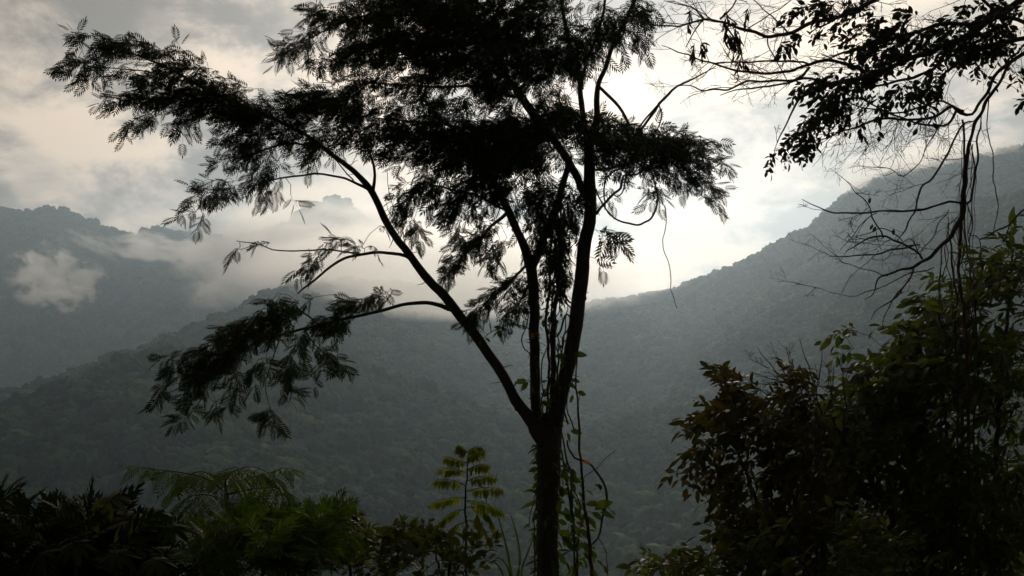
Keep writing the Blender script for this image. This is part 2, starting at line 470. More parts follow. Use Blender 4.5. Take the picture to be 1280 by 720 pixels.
# ------------------------------------------------------------------ low clouds among the mountains
def cloud_mat(name, dens, scale, thr, seed, aniso=0.35, rag=2.6):
    m, t, out = new_mat(name)
    tc = t.add('ShaderNodeTexCoord')
    ln = t.add('ShaderNodeVectorMath', operation='LENGTH'); t.link(tc.outputs['Object'], ln.inputs[0])
    mp = t.add('ShaderNodeMapping'); mp.inputs['Location'].default_value = (seed, seed * 0.7, seed * 1.3)
    t.link(tc.outputs['Object'], mp.inputs['Vector'])
    nz = t.add('ShaderNodeTexNoise'); nz.inputs['Scale'].default_value = scale; nz.inputs['Detail'].default_value = 5
    nz.inputs['Roughness'].default_value = 0.55; nz.inputs['Distortion'].default_value = 0.3
    t.link(mp.outputs[0], nz.inputs['Vector'])
    f = t.math('SUBTRACT', t.math('ADD', t.math('SUBTRACT', 1.0, ln.outputs['Value']), t.math('MULTIPLY', t.math('SUBTRACT', nz.outputs['Fac'], 0.5), rag)), thr)
    edge = t.maprange(ln.outputs['Value'], 0.75, 1.0, 1.0, 0.0)
    k = t.math('MULTIPLY', t.maprange(f, 0.0, 0.55, 0.0, dens), edge)
    pv = t.add('ShaderNodeVolumePrincipled'); pv.inputs['Color'].default_value = (1.0, 1.0, 1.0, 1)
    pv.inputs['Anisotropy'].default_value = aniso
    t.link(k, pv.inputs['Density'])
    t.link(pv.outputs[0], out.inputs['Volume'])
    m.cycles.volume_step_rate = 0.6
    return m

def cloud(name, px, py, d, rx, ry, depth, dens, scale, thr, seed, label, kind=None, tilt=0.0, aniso=0.35, rag=2.6):
    bm = bmesh.new(); bmesh.ops.create_icosphere(bm, subdivisions=3, radius=1.0)
    me = bpy.data.meshes.new(name); bm.to_mesh(me); bm.free()
    me.materials.append(cloud_mat(name, dens, scale, thr, seed, aniso, rag))
    o = bpy.data.objects.new(name, me); COL.objects.link(o)
    o.location = tuple(P(px, py, d)); k = d / F
    o.scale = (rx * k, depth, ry * k); o.rotation_euler = (0, tilt, 0)
    tag(o, label, 'cloud', kind=kind)
    return o
cloud('cloud', 70, 347, 1950, 74, 54, 80, 0.040, 2.3, 0.42, 3.1, 'bright white puff of cloud drifting before the dark left mountain', aniso=0.55, rag=3.8, tilt=0.3)
cloud('cloud', 118, 304, 2200, 60, 18, 50, 0.008, 2.6, 0.30, 8.4, 'thin veil of cloud over the shoulder of the left mountain', tilt=0.35, aniso=0.55)
cloud('cloud', 185, 309, 2200, 60, 24, 50, 0.030, 2.3, 0.16, 2.2, 'small pale cloud sitting in the notch of the left mountain crest', tilt=0.1, aniso=0.55)
cloud('cloud', 236, 314, 2150, 46, 20, 40, 0.035, 2.2, 0.14, 12.9, 'small pale scrap of cloud right of the notch in the left mountain crest', aniso=0.55)
cloud('cloud', 322, 328, 1750, 125, 74, 150, 0.012, 2.4, 0.10, 5.1, 'billow of white mist rising at the right end of the left mountain', tilt=-0.1, aniso=0.62)
cloud('cloud', 425, 318, 1950, 190, 84, 180, 0.014, 2.6, 0.10, 6.6, 'white mist round the small dark peak left of the leaning limb', aniso=0.68)
cloud('cloud', 570, 338, 1230, 310, 70, 190, 0.0075, 2.4, -0.20, 5.9, 'wide bank of white mist hiding the ridge behind the stems of the tree', aniso=0.72)
cloud('cloud', 1190, 205, 1330, 190, 48, 90, 0.018, 2.4, 0.15, 1.7, 'faint wisp of cloud veiling the top of the right mountain', tilt=-0.12, aniso=0.6)
# ------------------------------------------------------------------ plant kit
def M2(px, d): return px * d / F        # photo pixels to metres at a distance

def blade_template(nseg=4, width=0.32, fold=0.10, droop=0.18, tip=1.0, belly=0.45, stalk=0.08):
    """one leaf blade along +x, unit length: a grid of nseg x 2 quads, folded at the midrib"""
    xs = np.linspace(0, 1, nseg + 1)
    s = (xs - 0) / 1.0
    w = np.sin(np.pi * s ** (math.log(0.5) / math.log(belly))) ** 0.85
    w = np.maximum(w, 0.02) * width * 0.5
    v = []
    for x, ww in zip(xs, w):
        X = stalk + x * (1 - stalk); z = -droop * X * X
        v += [(X, ww, z + fold * ww * 2), (X, 0, z), (X, -ww, z + fold * ww * 2)]
    q = []
    for i in range(nseg):
        a = i * 3
        q += [(a, a + 3, a + 4, a + 1), (a + 1, a + 4, a + 5, a + 2)]
    # leaf stalk
    b = len(v); v += [(0, 0.008, 0), (0, -0.008, 0), (stalk, -0.008, 0), (stalk, 0.008, 0)]
    q.append((b, b + 1, b + 2, b + 3))
    return np.array(v, float), np.array(q)

def pinnate_template(pairs=6, ln=0.46, wd=0.10, ang=52, droop=0.25, sag=0.25, start=0.18, terminal=True, nseg=1, prof=0.55):
    """compound leaf along +x, unit length: leaflets in pairs along a stalk"""
    v = []; q = []
    def leaflet(base, dirx, diry, L, W, dz):
        b = len(v)
        px, py = -diry, dirx
        if nseg == 1:
            pts = [(0, 0), (0.45, 0.5), (1, 0), (0.45, -0.5)]
            for s, w in pts:
                v.append((base[0] + dirx * L * s + px * W * w, base[1] + diry * L * s + py * W * w, base[2] - dz * L * s * s))
            q.append((b, b + 3, b + 2, b + 1))
        else:
            pts = [(0.03, 0.12), (0.03, -0.12), (0.35, 0.5), (0.35, -0.5), (0.7, 0.36), (0.7, -0.36), (1, 0.04), (1, -0.04)]
            for s, w in pts:
                v.append((base[0] + dirx * L * s + px * W * w, base[1] + diry * L * s + py * W * w, base[2] - dz * L * s * s + 0.04 * abs(w) * W))
            for k in range(3):
                q.append((b + 2 * k, b + 2 * k + 1, b + 2 * k + 3, b + 2 * k + 2))
    for i in range(pairs):
        s = start + (1 - start) * (i + 0.3) / pairs
        zz = -droop * s * s
        prl = ln * (prof + (1 - prof) * math.sin(math.pi * min(1, (i + 1.0) / (pairs + 0.6))))
        a = math.radians(ang - 16 * i / pairs)
        for sg in (1, -1):
            leaflet((s + 0.015 * sg, 0, zz), math.cos(a), sg * math.sin(a), prl, wd, sag)
    if terminal: leaflet((1.0, 0, -droop), 1, 0, ln * 0.7, wd, sag)
    # the stalk itself
    n = 4
    for i in range(n):
        b = len(v)
        for s in (i / n, (i + 1) / n):
            zz = -droop * s * s
            v.append((s, 0.009, zz)); v.append((s, -0.009, zz))
        q.append((b, b + 1, b + 3, b + 2))
    return np.array(v, float), np.array(q)

def put_leaves(mb, tmpl, p, axis, nrm, L, jit=0.0):
    """copies of a leaf template into one mesh, each at p along axis with its face towards nrm"""
    tv, tq = tmpl
    p = np.asarray(p, float).reshape(-1, 3); n = len(p)
    if n == 0: return
    a = unit(axis); nn = nrm - a * np.sum(nrm * a, -1, keepdims=True); nn = unit(nn)
    b = np.cross(nn, a)
    L = np.broadcast_to(np.asarray(L, float), (n,))
    v = p[:, None, :] + L[:, None, None] * (tv[None, :, 0:1] * a[:, None] + tv[None, :, 1:2] * b[:, None] + tv[None, :, 2:3] * nn[:, None])
    q = (tq[None] + (np.arange(n) * len(tv))[:, None, None]).reshape(-1, 4)
    mb.add(v.reshape(-1, 3), q)

class Limb:
    """wood mesh + skeleton nodes + foliage mesh of one limb"""
    def __init__(s, d0): s.w = MB(); s.f = MB(); s.d = d0; s.nodes = []; s.nr = []
    def path(s, pts, wob=0.012, step=0.09, sides=7, bump=0.03, node=True):
        """pts: (px, py, radius px[, depth offset]); drawn as a crooked tapering tube"""
        a = []
        for q in pts:
            dd = s.d + (q[3] if len(q) > 3 else 0.0)
            a.append(np.append(P(q[0], q[1], dd), M2(q[2], dd)))
        a = spline(np.array(a), step)
        n = len(a)
        w = rng.normal(0, 1, (n, 3)); k = np.array([0.25, 0.5, 0.25])
        for _ in range(2 if n > 3 else 0): w = np.stack([np.convolve(w[:, c], k, 'same') for c in range(3)], -1)
        w[0] = 0
        a[:, :3] += w * wob
        tube(s.w, a[:, :3], np.maximum(a[:, 3], 0.0015), sides, bump)
        if node: s.nodes += list(a[:, :3]); s.nr += list(a[:, 3])
        return a
    def world_path(s, pts, r, sides=5, node=False):
        tube(s.w, pts, r, sides)
        if node: s.nodes += list(pts); s.nr += list(np.broadcast_to(r, (len(pts),)))

def sample_chain(chain, n, d0, spread):
    """n points inside a chain of discs (px, py, half width[, depth offset])"""
    c = np.array([(*q, 0.0) if len(q) == 3 else q for q in chain], float)
    if len(c) == 1: c = np.vstack([c, c + [0.5, 0, 0, 0]])
    seg = np.diff(c, axis=0)
    wt = (np.linalg.norm(seg[:, :2], axis=1) + 4) * (c[:-1, 2] + c[1:, 2])
    i = rng.choice(len(seg), n, p=wt / wt.sum()); t_ = rng.random(n)
    m = c[i] + seg[i] * t_[:, None]
    th = rng.uniform(0, 6.283, n); rr = np.sqrt(rng.random(n)) * m[:, 2]
    px = m[:, 0] + rr * np.cos(th); py = m[:, 1] + rr * np.sin(th)
    dd = d0 + m[:, 3] + rng.normal(0, 1, n) * spread
    tang = unit(seg[i][:, :2])
    return PV(px, py, dd), tang, wt.sum()

def grow(limb, chain, cover=1.0, flow=None, spread=0.35, tw=0.42, per=7, tmpl=None, L=0.24, droop=0.35, unit_area=1000., twr=0.0035, flat=0.55, stem=True, out=50, Ls=0.2, lift=0.0, maxlink=1.6):
    """twigs with leaves, set out inside the chain and joined to the limb's skeleton"""
    c = [(*q, 0.0)[:4] for q in chain]
    probe = sum((math.hypot(c[i + 1][0] - c[i][0], c[i + 1][1] - c[i][1]) + 4) * (c[i][2] + c[i + 1][2]) for i in range(len(c) - 1)) if len(c) > 1 else 0
    probe = probe + 3.14 * c[-1][2] ** 2
    n = max(1, int(round(cover * probe / unit_area)))
    p, tang, _ = sample_chain(chain, n, limb.d, spread)
    fl = np.array(flow, float) if flow is not None else None
    if fl is not None: t2 = np.broadcast_to(fl / np.linalg.norm(fl), (n, 2))
    else: t2 = tang
    ax = np.stack([t2[:, 0], rng.normal(0, 0.55, n), -t2[:, 1]], -1) + rng.normal(0, 0.38, (n, 3)) * [1, 1, 0.7]
    ax = unit(ax)
    nodes = np.array(limb.nodes) if limb.nodes else None
    # nearest first, so that twigs can start from earlier twigs
    if nodes is not None and stem:
        d = np.array([np.min(np.linalg.norm(nodes - q, axis=1)) for q in p]); order = np.argsort(d)
    else: order = np.arange(n)
    for i in order:
        q = p[i]; a = ax[i]; ln = tw * rng.uniform(0.65, 1.3)
        if nodes is not None and stem:
            dist = np.linalg.norm(nodes - q, axis=1) + 0.6 * np.maximum(0, np.sum((nodes - q) * a, 1))
            k = int(np.argmin(dist)); s0 = nodes[k]; gap = np.linalg.norm(q - s0)
            if 0.02 < gap < maxlink:
                m = max(3, int(gap / 0.12)); tt = np.linspace(0, 1, m)[:, None]
                arc = s0 * (1 - tt) + q * tt; arc = arc + np.sin(np.pi * tt) * np.array([0, 0, 0.10 * gap]) + rng.normal(0, 0.012, (m, 3)) * np.sin(np.pi * tt)
                r0 = min(limb.nr[k] * 0.7, 0.004 + 0.006 * gap)
                tube(limb.w, arc, np.linspace(max(r0, twr), twr, m), 4)
                limb.nodes += list(arc[1:]); limb.nr += list(np.linspace(r0, twr, m)[1:])
                nodes = np.vstack([nodes, arc[1:]])
        m = 6; tt = np.linspace(0, 1, m)
        pts = q + a * (tt * ln)[:, None] + np.array([0, 0, -1.0]) * (droop * ln * tt ** 2)[:, None] + rng.normal(0, 0.006, (m, 3))
        tube(limb.w, pts, np.linspace(twr, twr * 0.5, m), 3)
        limb.nodes += list(pts[1:4]); limb.nr += [twr] * 3
        if nodes is not None: nodes = np.vstack([nodes, pts[1:4]])
        # leaves, left and right in turn
        k = max(2, int(per * rng.uniform(0.8, 1.2)))
        s = (np.arange(k) + rng.uniform(0.2, 0.8, k)) / k
        s[-1] = 1.0
        base = np.stack([np.interp(s, tt, pts[:, c_]) for c_ in range(3)], -1)
        dirs = unit(np.stack([np.interp(s, tt, np.gradient(pts[:, c_])) for c_ in range(3)], -1))
        up = np.array([0, 0, 1.0]) + rng.normal(0, flat, 3)
        side = unit(np.cross(dirs, up))
        sg = np.where(np.arange(k) % 2 == 0, 1.0, -1.0)[:, None]
        sg[-1] = 0
        an = np.radians(out + rng.normal(0, 12, k))[:, None]
        la = unit(dirs * np.cos(an) + side * sg * np.sin(an) + rng.normal(0, 0.18, (k, 3)) + np.array([0, 0, lift]))
        nn = np.array([0, 0, 1.0]) + rng.normal(0, flat, (k, 3))
        put_leaves(limb.f, tmpl, base, la, nn, L * np.exp(rng.normal(0, Ls, k)))

def bare(limb, start, dirv, ln, r, depth=2, crook=0.35, kids=3, grav=0.0, spread=0.8, step=0.10):
    """a crooked bare twig with side twigs"""
    n = max(4, int(ln / step)); pts = [np.array(start, float)]; d = unit(np.array(dirv, float))
    for i in range(n):
        d = unit(d + rng.normal(0, crook * 0.35, 3) + np.array([0, 0, grav * 0.1]))
        pts.append(pts[-1] + d * ln / n)
    pts = np.array(pts)
    rr = np.linspace(r, max(r * 0.45, 0.0016), n + 1)
    tube(limb.w, pts, rr, 5 if r > 0.006 else 4)
    limb.nodes += list(pts); limb.nr += list(rr)
    if depth > 0:
        for k in range(rng.integers(max(1, kids - 1), kids + 2)):
            i = rng.integers(1, n)
            dd = unit(pts[i] - pts[i - 1])
            sd_ = unit(dd * rng.uniform(0.5, 1.0) + rng.normal(0, spread, 3) * [1, 0.8, 1])
            bare(limb, pts[i], sd_, ln * rng.uniform(0.3, 0.62), rr[i] * 0.62, depth - 1, crook, kids, grav, spread, step)
    return pts

# leaf shapes
T_FEATHER = pinnate_template(pairs=5, ln=0.54, wd=0.115, ang=54, droop=0.22, sag=0.25, nseg=1)
T_FEATHER2 = pinnate_template(pairs=5, ln=0.56, wd=0.125, ang=48, droop=0.35, sag=0.30, nseg=1)
T_OVAL = blade_template(3, 0.46, 0.10, 0.18, belly=0.5, stalk=0.10)
T_LANCE = blade_template(5, 0.27, 0.12, 0.38, belly=0.48, stalk=0.06)
T_BROAD = blade_template(5, 0.42, 0.10, 0.30, belly=0.48, stalk=0.08)
T_FERN = pinnate_template(pairs=11, ln=0.34, wd=0.062, ang=66, droop=0.42, sag=0.45, start=0.14, nseg=1, prof=0.35)

BARK = bark_mat('grey_brown_bark', (0.022, 0.017, 0.013), (0.062, 0.048, 0.036))
BARK_RED = bark_mat('reddish_twig_bark', (0.035, 0.018, 0.012), (0.07, 0.04, 0.028), 30)
LF_TREE = leaf_mat('feather_leaf', [(0.010, 0.018, 0.007), (0.018, 0.030, 0.010), (0.026, 0.038, 0.013)], (1.0, 1.1, 0.5), 0.25, 0.6, 0.05)
LF_OVAL = leaf_mat('oval_leaf', [(0.008, 0.014, 0.006), (0.016, 0.026, 0.010), (0.022, 0.032, 0.012)], (1.0, 1.0, 0.5), 0.15, 0.6, 0.04)
LF_SHRUB = leaf_mat('broad_shrub_leaf', [(0.020, 0.034, 0.010), (0.034, 0.054, 0.014), (0.050, 0.068, 0.018), (0.066, 0.074, 0.020)], (1.2, 1.2, 0.35), 0.45, 0.55, 0.12)
LF_RUST = leaf_mat('rusty_leaf', [(0.026, 0.036, 0.011), (0.036, 0.038, 0.012), (0.044, 0.034, 0.013)], (1.2, 1.0, 0.35), 0.45, 0.55, 0.12)
LF_FERN = leaf_mat('compound_leaf', [(0.026, 0.050, 0.012), (0.042, 0.072, 0.016), (0.062, 0.088, 0.020)], (1.2, 1.3, 0.35), 0.45, 0.55, 0.12)
LF_YOUNG = leaf_mat('young_leaf', [(0.080, 0.105, 0.014), (0.110, 0.135, 0.018), (0.135, 0.145, 0.022)], (1.8, 1.8, 0.3), 0.6, 0.55, 0.12)
LF_LOW = leaf_mat('low_bush_leaf', [(0.030, 0.046, 0.010), (0.050, 0.068, 0.014), (0.075, 0.082, 0.020)], (1.25, 1.2, 0.3), 0.45, 0.55, 0.12)
LF_VINE = leaf_mat('vine_leaf', [(0.026, 0.044, 0.012), (0.046, 0.070, 0.016)], (1.3, 1.3, 0.3), 0.45, 0.55, 0.12)
LF_ORANGE = leaf_mat('withered_orange_leaf', [(0.12, 0.045, 0.012), (0.16, 0.075, 0.018)], (1.3, 1.0, 0.4), 0.55, 0.5, 0.2)
LF_DEAD = leaf_mat('withered_brown_leaf', [(0.020, 0.013, 0.009), (0.040, 0.026, 0.016)], (1.0, 0.8, 0.5), 0.25, 0.7, 0.1)

def ground_point(px, d):
    q = P(px, 700, d); q[2] = float(ground_z(q[0], q[1])); return q
# ------------------------------------------------------------------ the tall feathery tree in the middle
DT = 12.0
tree_at = ground_point(684, DT)
tree = empty('feathery_tree', tree_at)
tag(tree, 'tall slender tree with feathery foliage and a limb leaning far left, dark against the sky', 'tree')
T = Limb(DT)
gb = tree_at.copy(); gb[2] -= 0.15
base_px = 360 + 1229 * 0  # the foot is under the frame
tr_pts = np.array([np.append(gb, 0.21), np.append(gb + [0.01, 0, 0.5], 0.165), np.append(P(685, 735, DT), 0.138), np.append(P(684, 680, DT), 0.132), np.append(P(685, 620, DT), 0.135), np.append(P(686, 575, DT), 0.145), np.append(P(686, 548, DT), 0.150), np.append(P(687, 530, DT), 0.115)])
a = spline(tr_pts, 0.08); tube(T.w, a[:, :3] + rng.normal(0, 0.004, (len(a), 3)), a[:, 3], 14, 0.05)
T.nodes = list(a[:, :3]); T.nr = list(a[:, 3])


def stubs(limb, n, r=(.004, .009), ln=(.04, .14)):
    nd = np.array(limb.nodes); rr = np.array(limb.nr); ok = np.where(rr > M2(3, DT))[0]
    for i in rng.choice(ok, n):
        dv = unit(rng.normal(0, 1, 3) * [1, .6, .7]); l_ = rng.uniform(*ln) + rr[i]
        tube(limb.w, nd[i] + dv * np.linspace(0, l_, 4)[:, None] + rng.normal(0, .006, (4, 3)), np.linspace(rng.uniform(*r), .0025, 4), 4)
    for i in rng.choice(ok, n * 2):      # knots and scars
        c_ = nd[i]; dv = unit(rng.normal(0, 1, 3)); q = c_ + dv * rr[i] * .75
        tube(limb.w, q + np.array([0, 0, 1.0]) * np.linspace(-1.3, 1.3, 5)[:, None] * rr[i] * .5, np.array([.1, .8, 1, .7, .1]) * rr[i] * .42, 6)

def finish(limb, leaf, parent=None, bark=None, fname='foliage'):
    b_ = limb.w.build('branch', bark or BARK, parent or tree)
    if limb.f.n: limb.f.build(fname, leaf, b_, smooth=True)
    return b_
stubs(T, 26, (.004, .008), (.03, .10)); T.w.build('trunk', BARK, tree)
FT = dict(tmpl=T_FEATHER, L=0.15, Ls=.14, droop=.2)

# limb leaning to the left
A = Limb(DT)
A.path([(681, 552, 11), (671, 535, 9.5), (650, 506, 6.9), (612, 443, 6.2), (576, 396, 6.0), (553, 368, 5.9), (520, 330, 5.0), (490, 288, 4.5), (466, 243, 4.2, .1), (440, 212, 3.3, .2), (408, 188, 2.8, .2), (370, 162, 2.3, .2), (322, 140, 2.4, .1), (262, 112, 1.8, 0), (200, 82, 1.3, -.1), (140, 56, .8, -.2)], sides=10)
A.path([(466, 244, 2.6, .1), (468, 228, 2.0), (467, 210, 1.8), (464, 195, 1.5), (452, 172, 1.2), (440, 150, .8)], node=True)
A.path([(460, 236, 2.4, .1), (450, 231, 1.8, .1), (437, 225, 1.5, .0), (420, 221, 1.4, -.1), (395, 218, 1.3, -.2), (365, 220, 1.2, -.2), (338, 226, 1.0, -.2), (305, 236, .8, -.2)])
A.path([(443, 228, 1.0), (432, 215, .8, .2), (418, 198, .7, .3), (408, 190, .5, .3)])
A.path([(322, 140, 1.6, .1), (280, 132, 1.4), (230, 125, 1.2), (180, 122, .9), (125, 118, .6)])
A.path([(265, 113, 1.3), (220, 98, 1.0, .1), (170, 88, .8, .1), (110, 82, .5, .1)])
A.path([(400, 185, 1.6, .2), (360, 180, 1.4), (325, 190, 1.2), (300, 205, .9)])
for ch, cv, fl in (
    ([(150, 54, 7), (128, 47, 9), (95, 45, 7)], 1.9, (-1, .12)),
    ([(265, 96, 14), (215, 72, 16), (170, 58, 13), (150, 52, 11)], 1.5, (-1, -.25)),
    ([(215, 92, 18), (170, 84, 13), (130, 80, 10), (92, 82, 7)], 1.5, (-1, .0)),
    ([(125, 92, 6), (100, 90, 5)], 1.5, (-1, .4)),
    ([(345, 148, 20), (290, 130, 22), (240, 124, 18), (195, 122, 13), (160, 121, 9), (128, 120, 7)], 2.1, (-1, .02)),
    ([(205, 138, 9), (180, 147, 7), (162, 158, 5)], 1.9, (-1, .55)),
    ([(225, 92, 22), (255, 108, 24), (300, 125, 22), (345, 140, 20)], 1.5, (-1, -.05)),
    ([(215, 145, 9), (245, 148, 9)], 1.3, (-.6, .6)),
    ([(400, 160, 26), (360, 158, 28), (320, 160, 22), (300, 180, 22), (290, 205, 18), (308, 225, 15)], 1.45, (-.8, .4)),
    ([(345, 195, 24), (330, 222, 14), (350, 233, 12)], 1.2, (-.3, .7)),
    ([(300, 232, 12), (268, 233, 12), (245, 248, 10), (240, 262, 7)], 1.6, (-.9, .5)),
    ([(265, 258, 8), (250, 270, 4)], 1.2, (-.5, .8)),
    ([(370, 140, 20), (390, 128, 18)], 1.2, (-.6, -.3)),
    ([(430, 178, 26), (400, 178, 22)], 0.9, (-.5, .2)),
    ([(352, 238, 8), (365, 243, 4)], 1.0, (.4, .8)),
): grow(A, ch, cv, fl, spread=0.30, unit_area=178, tw=0.17, per=6, **FT)
stubs(A, 16)
finish(A, LF_TREE)

# right stem, the tallest
R = Limb(DT)
R.path([(688, 552, 12), (693, 530, 11.5), (702, 490, 9.4), (711, 450, 9.2), (718, 415, 9), (724, 370, 9), (729, 325, 8.6), (735, 285, 8), (738, 240, 7.6), (738, 200, 7), (738, 165, 6.4)], sides=12)
R.path([(739, 172, 4.8), (746, 148, 4.2), (747, 125, 3.8), (749, 105, 3.2), (757, 82, 3.0), (764, 62, 3), (774, 42, 3.2), (786, 18, 2.8), (798, -16, 2.2), (812, -70, 1.6)])
R.path([(737, 180, 4.4), (730, 150, 3.8), (726, 120, 3.6, .1), (722, 90, 3.2, .2), (714, 62, 2.8, .2), (706, 30, 2.2, .2), (700, -20, 1.8, .2), (700, -90, 1)])
R.path([(727, 112, 2.4, .1), (733, 80, 2.2), (744, 50, 2), (752, 22, 1.8), (760, -20, 1.4)])
R.path([(748, 108, 2.2), (757, 116, 2.1), (769, 127, 2), (778, 140, 1.9), (786, 156, 1.8), (792, 168, 1.3)])
R.path([(735, 250, 5, .1), (716, 210, 4.8, .2), (694, 178, 5, .3), (668, 146, 5.6, .4), (650, 120, 5, .4), (634, 98, 4.4, .4), (617, 70, 3.6, .5), (600, 36, 3, .5), (585, -15, 2.2, .5), (575, -80, 1.2, .5)], sides=9)
R.path([(745, 268, 2.0), (757, 255, 1.8), (768, 243, 1.7), (776, 236, 1.7), (780, 220, 1.5), (796, 218, 1.4), (815, 205, 1.2), (850, 200, .9)])
R.path([(744, 212, 1.6), (762, 210, 1.5), (780, 207, 1.4), (800, 202, 1.2)])
R.path([(784, 178, 1.6), (802, 160, 1.6), (818, 140, 1.8), (823, 130, 1.8), (836, 118, 1.7), (847, 108, 1.4), (872, 94, 1.0), (895, 82, .6)])
R.path([(790, 176, 1.2), (806, 150, 1.2), (821, 132, 1.0)])
R.path([(823, 128, 1.0), (827, 140, .9), (825, 155, .8), (818, 166, .8)])
R.path([(650, 122, 2.4, .4), (600, 110, 2, .4), (540, 108, 1.6, .3), (480, 104, 1.2, .2), (430, 100, .7, .2)])
R.path([(634, 98, 2.6, .4), (580, 70, 2.2, .3), (520, 52, 1.8, .2), (460, 56, 1.3, .1), (425, 72, .7, 0)])
R.path([(610, 60, 2.4, .5), (560, 30, 2, .3), (500, 14, 1.6, .2), (440, 24, 1.2, .1), (395, 44, .9, 0), (352, 62, .5, 0)])
R.path([(690, 176, 2.2, .3), (640, 166, 2, .2), (580, 160, 1.7, .1), (520, 152, 1.3, 0), (470, 148, .9, 0)])
R.path([(738, 190, 2), (780, 178, 1.8), (830, 174, 1.4), (875, 180, .8)])
for ch, cv, fl in (
    ([(400, 44, 10), (375, 54, 8), (352, 61, 5)], 1.8, (-1, .3)),
    ([(385, 62, 7), (402, 68, 6)], 1.3, (.1, .7)),
    ([(510, 12, 30), (460, 14, 26), (420, 26, 18), (400, 34, 12)], 1.25, (-1, .25)),
    ([(520, 55, 34), (470, 60, 22), (440, 70, 13), (427, 76, 7)], 1.6, (-1, .3)),
    ([(410, 10, 12), (402, 6, 10)], .8, (-1, .2)),
    ([(560, 105, 20), (510, 106, 15), (465, 104, 13), (442, 105, 9)], 1.0, (-1, .15)),
    ([(520, 30, 45), (580, 40, 58), (640, 52, 60), (700, 45, 50)], 1.9, (-1, .2)),
    ([(500, 0, 30), (560, -30, 50), (640, -40, 55), (720, -30, 50)], 1.0, (-1, .1)),
    ([(700, 50, 38), (735, 50, 24), (742, 20, 22)], 1.1, (.3, .6)),
    ([(775, 12, 16), (800, 6, 12)], 1.2, (.7, .4)),
    ([(785, 34, 12), (790, 48, 7), (808, 30, 6)], .9, (.5, .8)),
    ([(755, 35, 14), (768, 20, 14)], 1.1, (.5, .6)),
    ([(600, 115, 26), (650, 100, 24)], 0.9, (-.8, .5)),
    ([(690, 115, 22), (700, 140, 18)], 1.2, (.2, .7)),
    ([(380, 120, 12), (420, 122, 20), (460, 130, 24)], 1.15, (-1, .1)),
    ([(440, 155, 26), (490, 160, 30), (520, 175, 24)], 1.15, (-.9, .3)),
    ([(520, 135, 24), (570, 150, 26), (620, 160, 24)], 1.0, (-.9, .2)),
    ([(540, 175, 28), (600, 178, 32), (650, 178, 34), (700, 176, 34)], 2.0, (-.8, .25)),
    ([(640, 160, 18), (700, 155, 16), (760, 160, 16)], 1.8, (-.4, -.1)),
    ([(720, 180, 34), (770, 178, 26), (810, 176, 20), (840, 172, 14)], 2.3, (.9, .1)),
    ([(800, 190, 22), (835, 186, 22), (862, 180, 16), (872, 178, 14)], 1.0, (.9, .2)),
    ([(805, 215, 20), (835, 210, 26), (860, 205, 20)], .75, (.7, .6)),
    ([(815, 232, 9), (825, 240, 6)], 1.1, (.2, 1)),
    ([(872, 205, 7), (888, 202, 7), (898, 200, 4)], 1.3, (1, .1)),
    ([(866, 226, 8), (880, 232, 8), (890, 234, 4)], 1.3, (1, .25)),
    ([(876, 240, 6), (870, 242, 5)], .9, (.8, .5)),
    ([(775, 198, 18), (750, 205, 10)], 1.0, (.5, .7)),
    ([(748, 232, 7), (760, 238, 6)], .7, (.2, 1)),
): grow(R, ch, cv, fl, spread=0.55, unit_area=112, tw=0.19, per=6, **FT)
for ch, cv, fl in (
    ([(742, 284, 5), (758, 292, 5), (768, 302, 3)], 1.6, (1, .6)),
    ([(745, 326, 4), (752, 328, 3)], 1.5, (1, .3)),
): grow(R, ch, cv, fl, spread=0.1, unit_area=125, tw=0.17, per=5, tmpl=T_FEATHER2, L=0.2)
stubs(R, 16)
finish(R, LF_TREE)

# middle stem
Mi = Limb(DT + .1)
Mi.path([(680, 555, 9), (674, 535, 7.5), (670, 500, 6.4), (669, 450, 6.2), (668, 410, 6.4), (667, 370, 6.4), (665, 340, 7), (658, 318, 6), (648, 292, 4.8), (638, 270, 5), (627, 248, 4.6), (614, 225, 3.8), (598, 202, 3.2), (575, 180, 2.2), (550, 165, 1.4)], sides=10)
Mi.path([(664, 335, 6), (674, 312, 5.6), (686, 285, 5, .2), (697, 255, 4.4, .3), (705, 225, 4, .4), (712, 195, 3, .4)], sides=8)
Mi.path([(634, 266, 2.6), (615, 282, 2.0), (595, 302, 1.5), (572, 330, 1)])
Mi.path([(632, 262, 1.8), (600, 245, 1.6), (572, 238, 1.4), (540, 232, 1.1), (515, 250, .8)])
Mi.path([(660, 330, 2), (640, 350, 1.6), (615, 372, 1.2), (590, 396, .8)])
Mi.path([(664, 350, 1.8), (652, 372, 1.4), (640, 395, .8)])
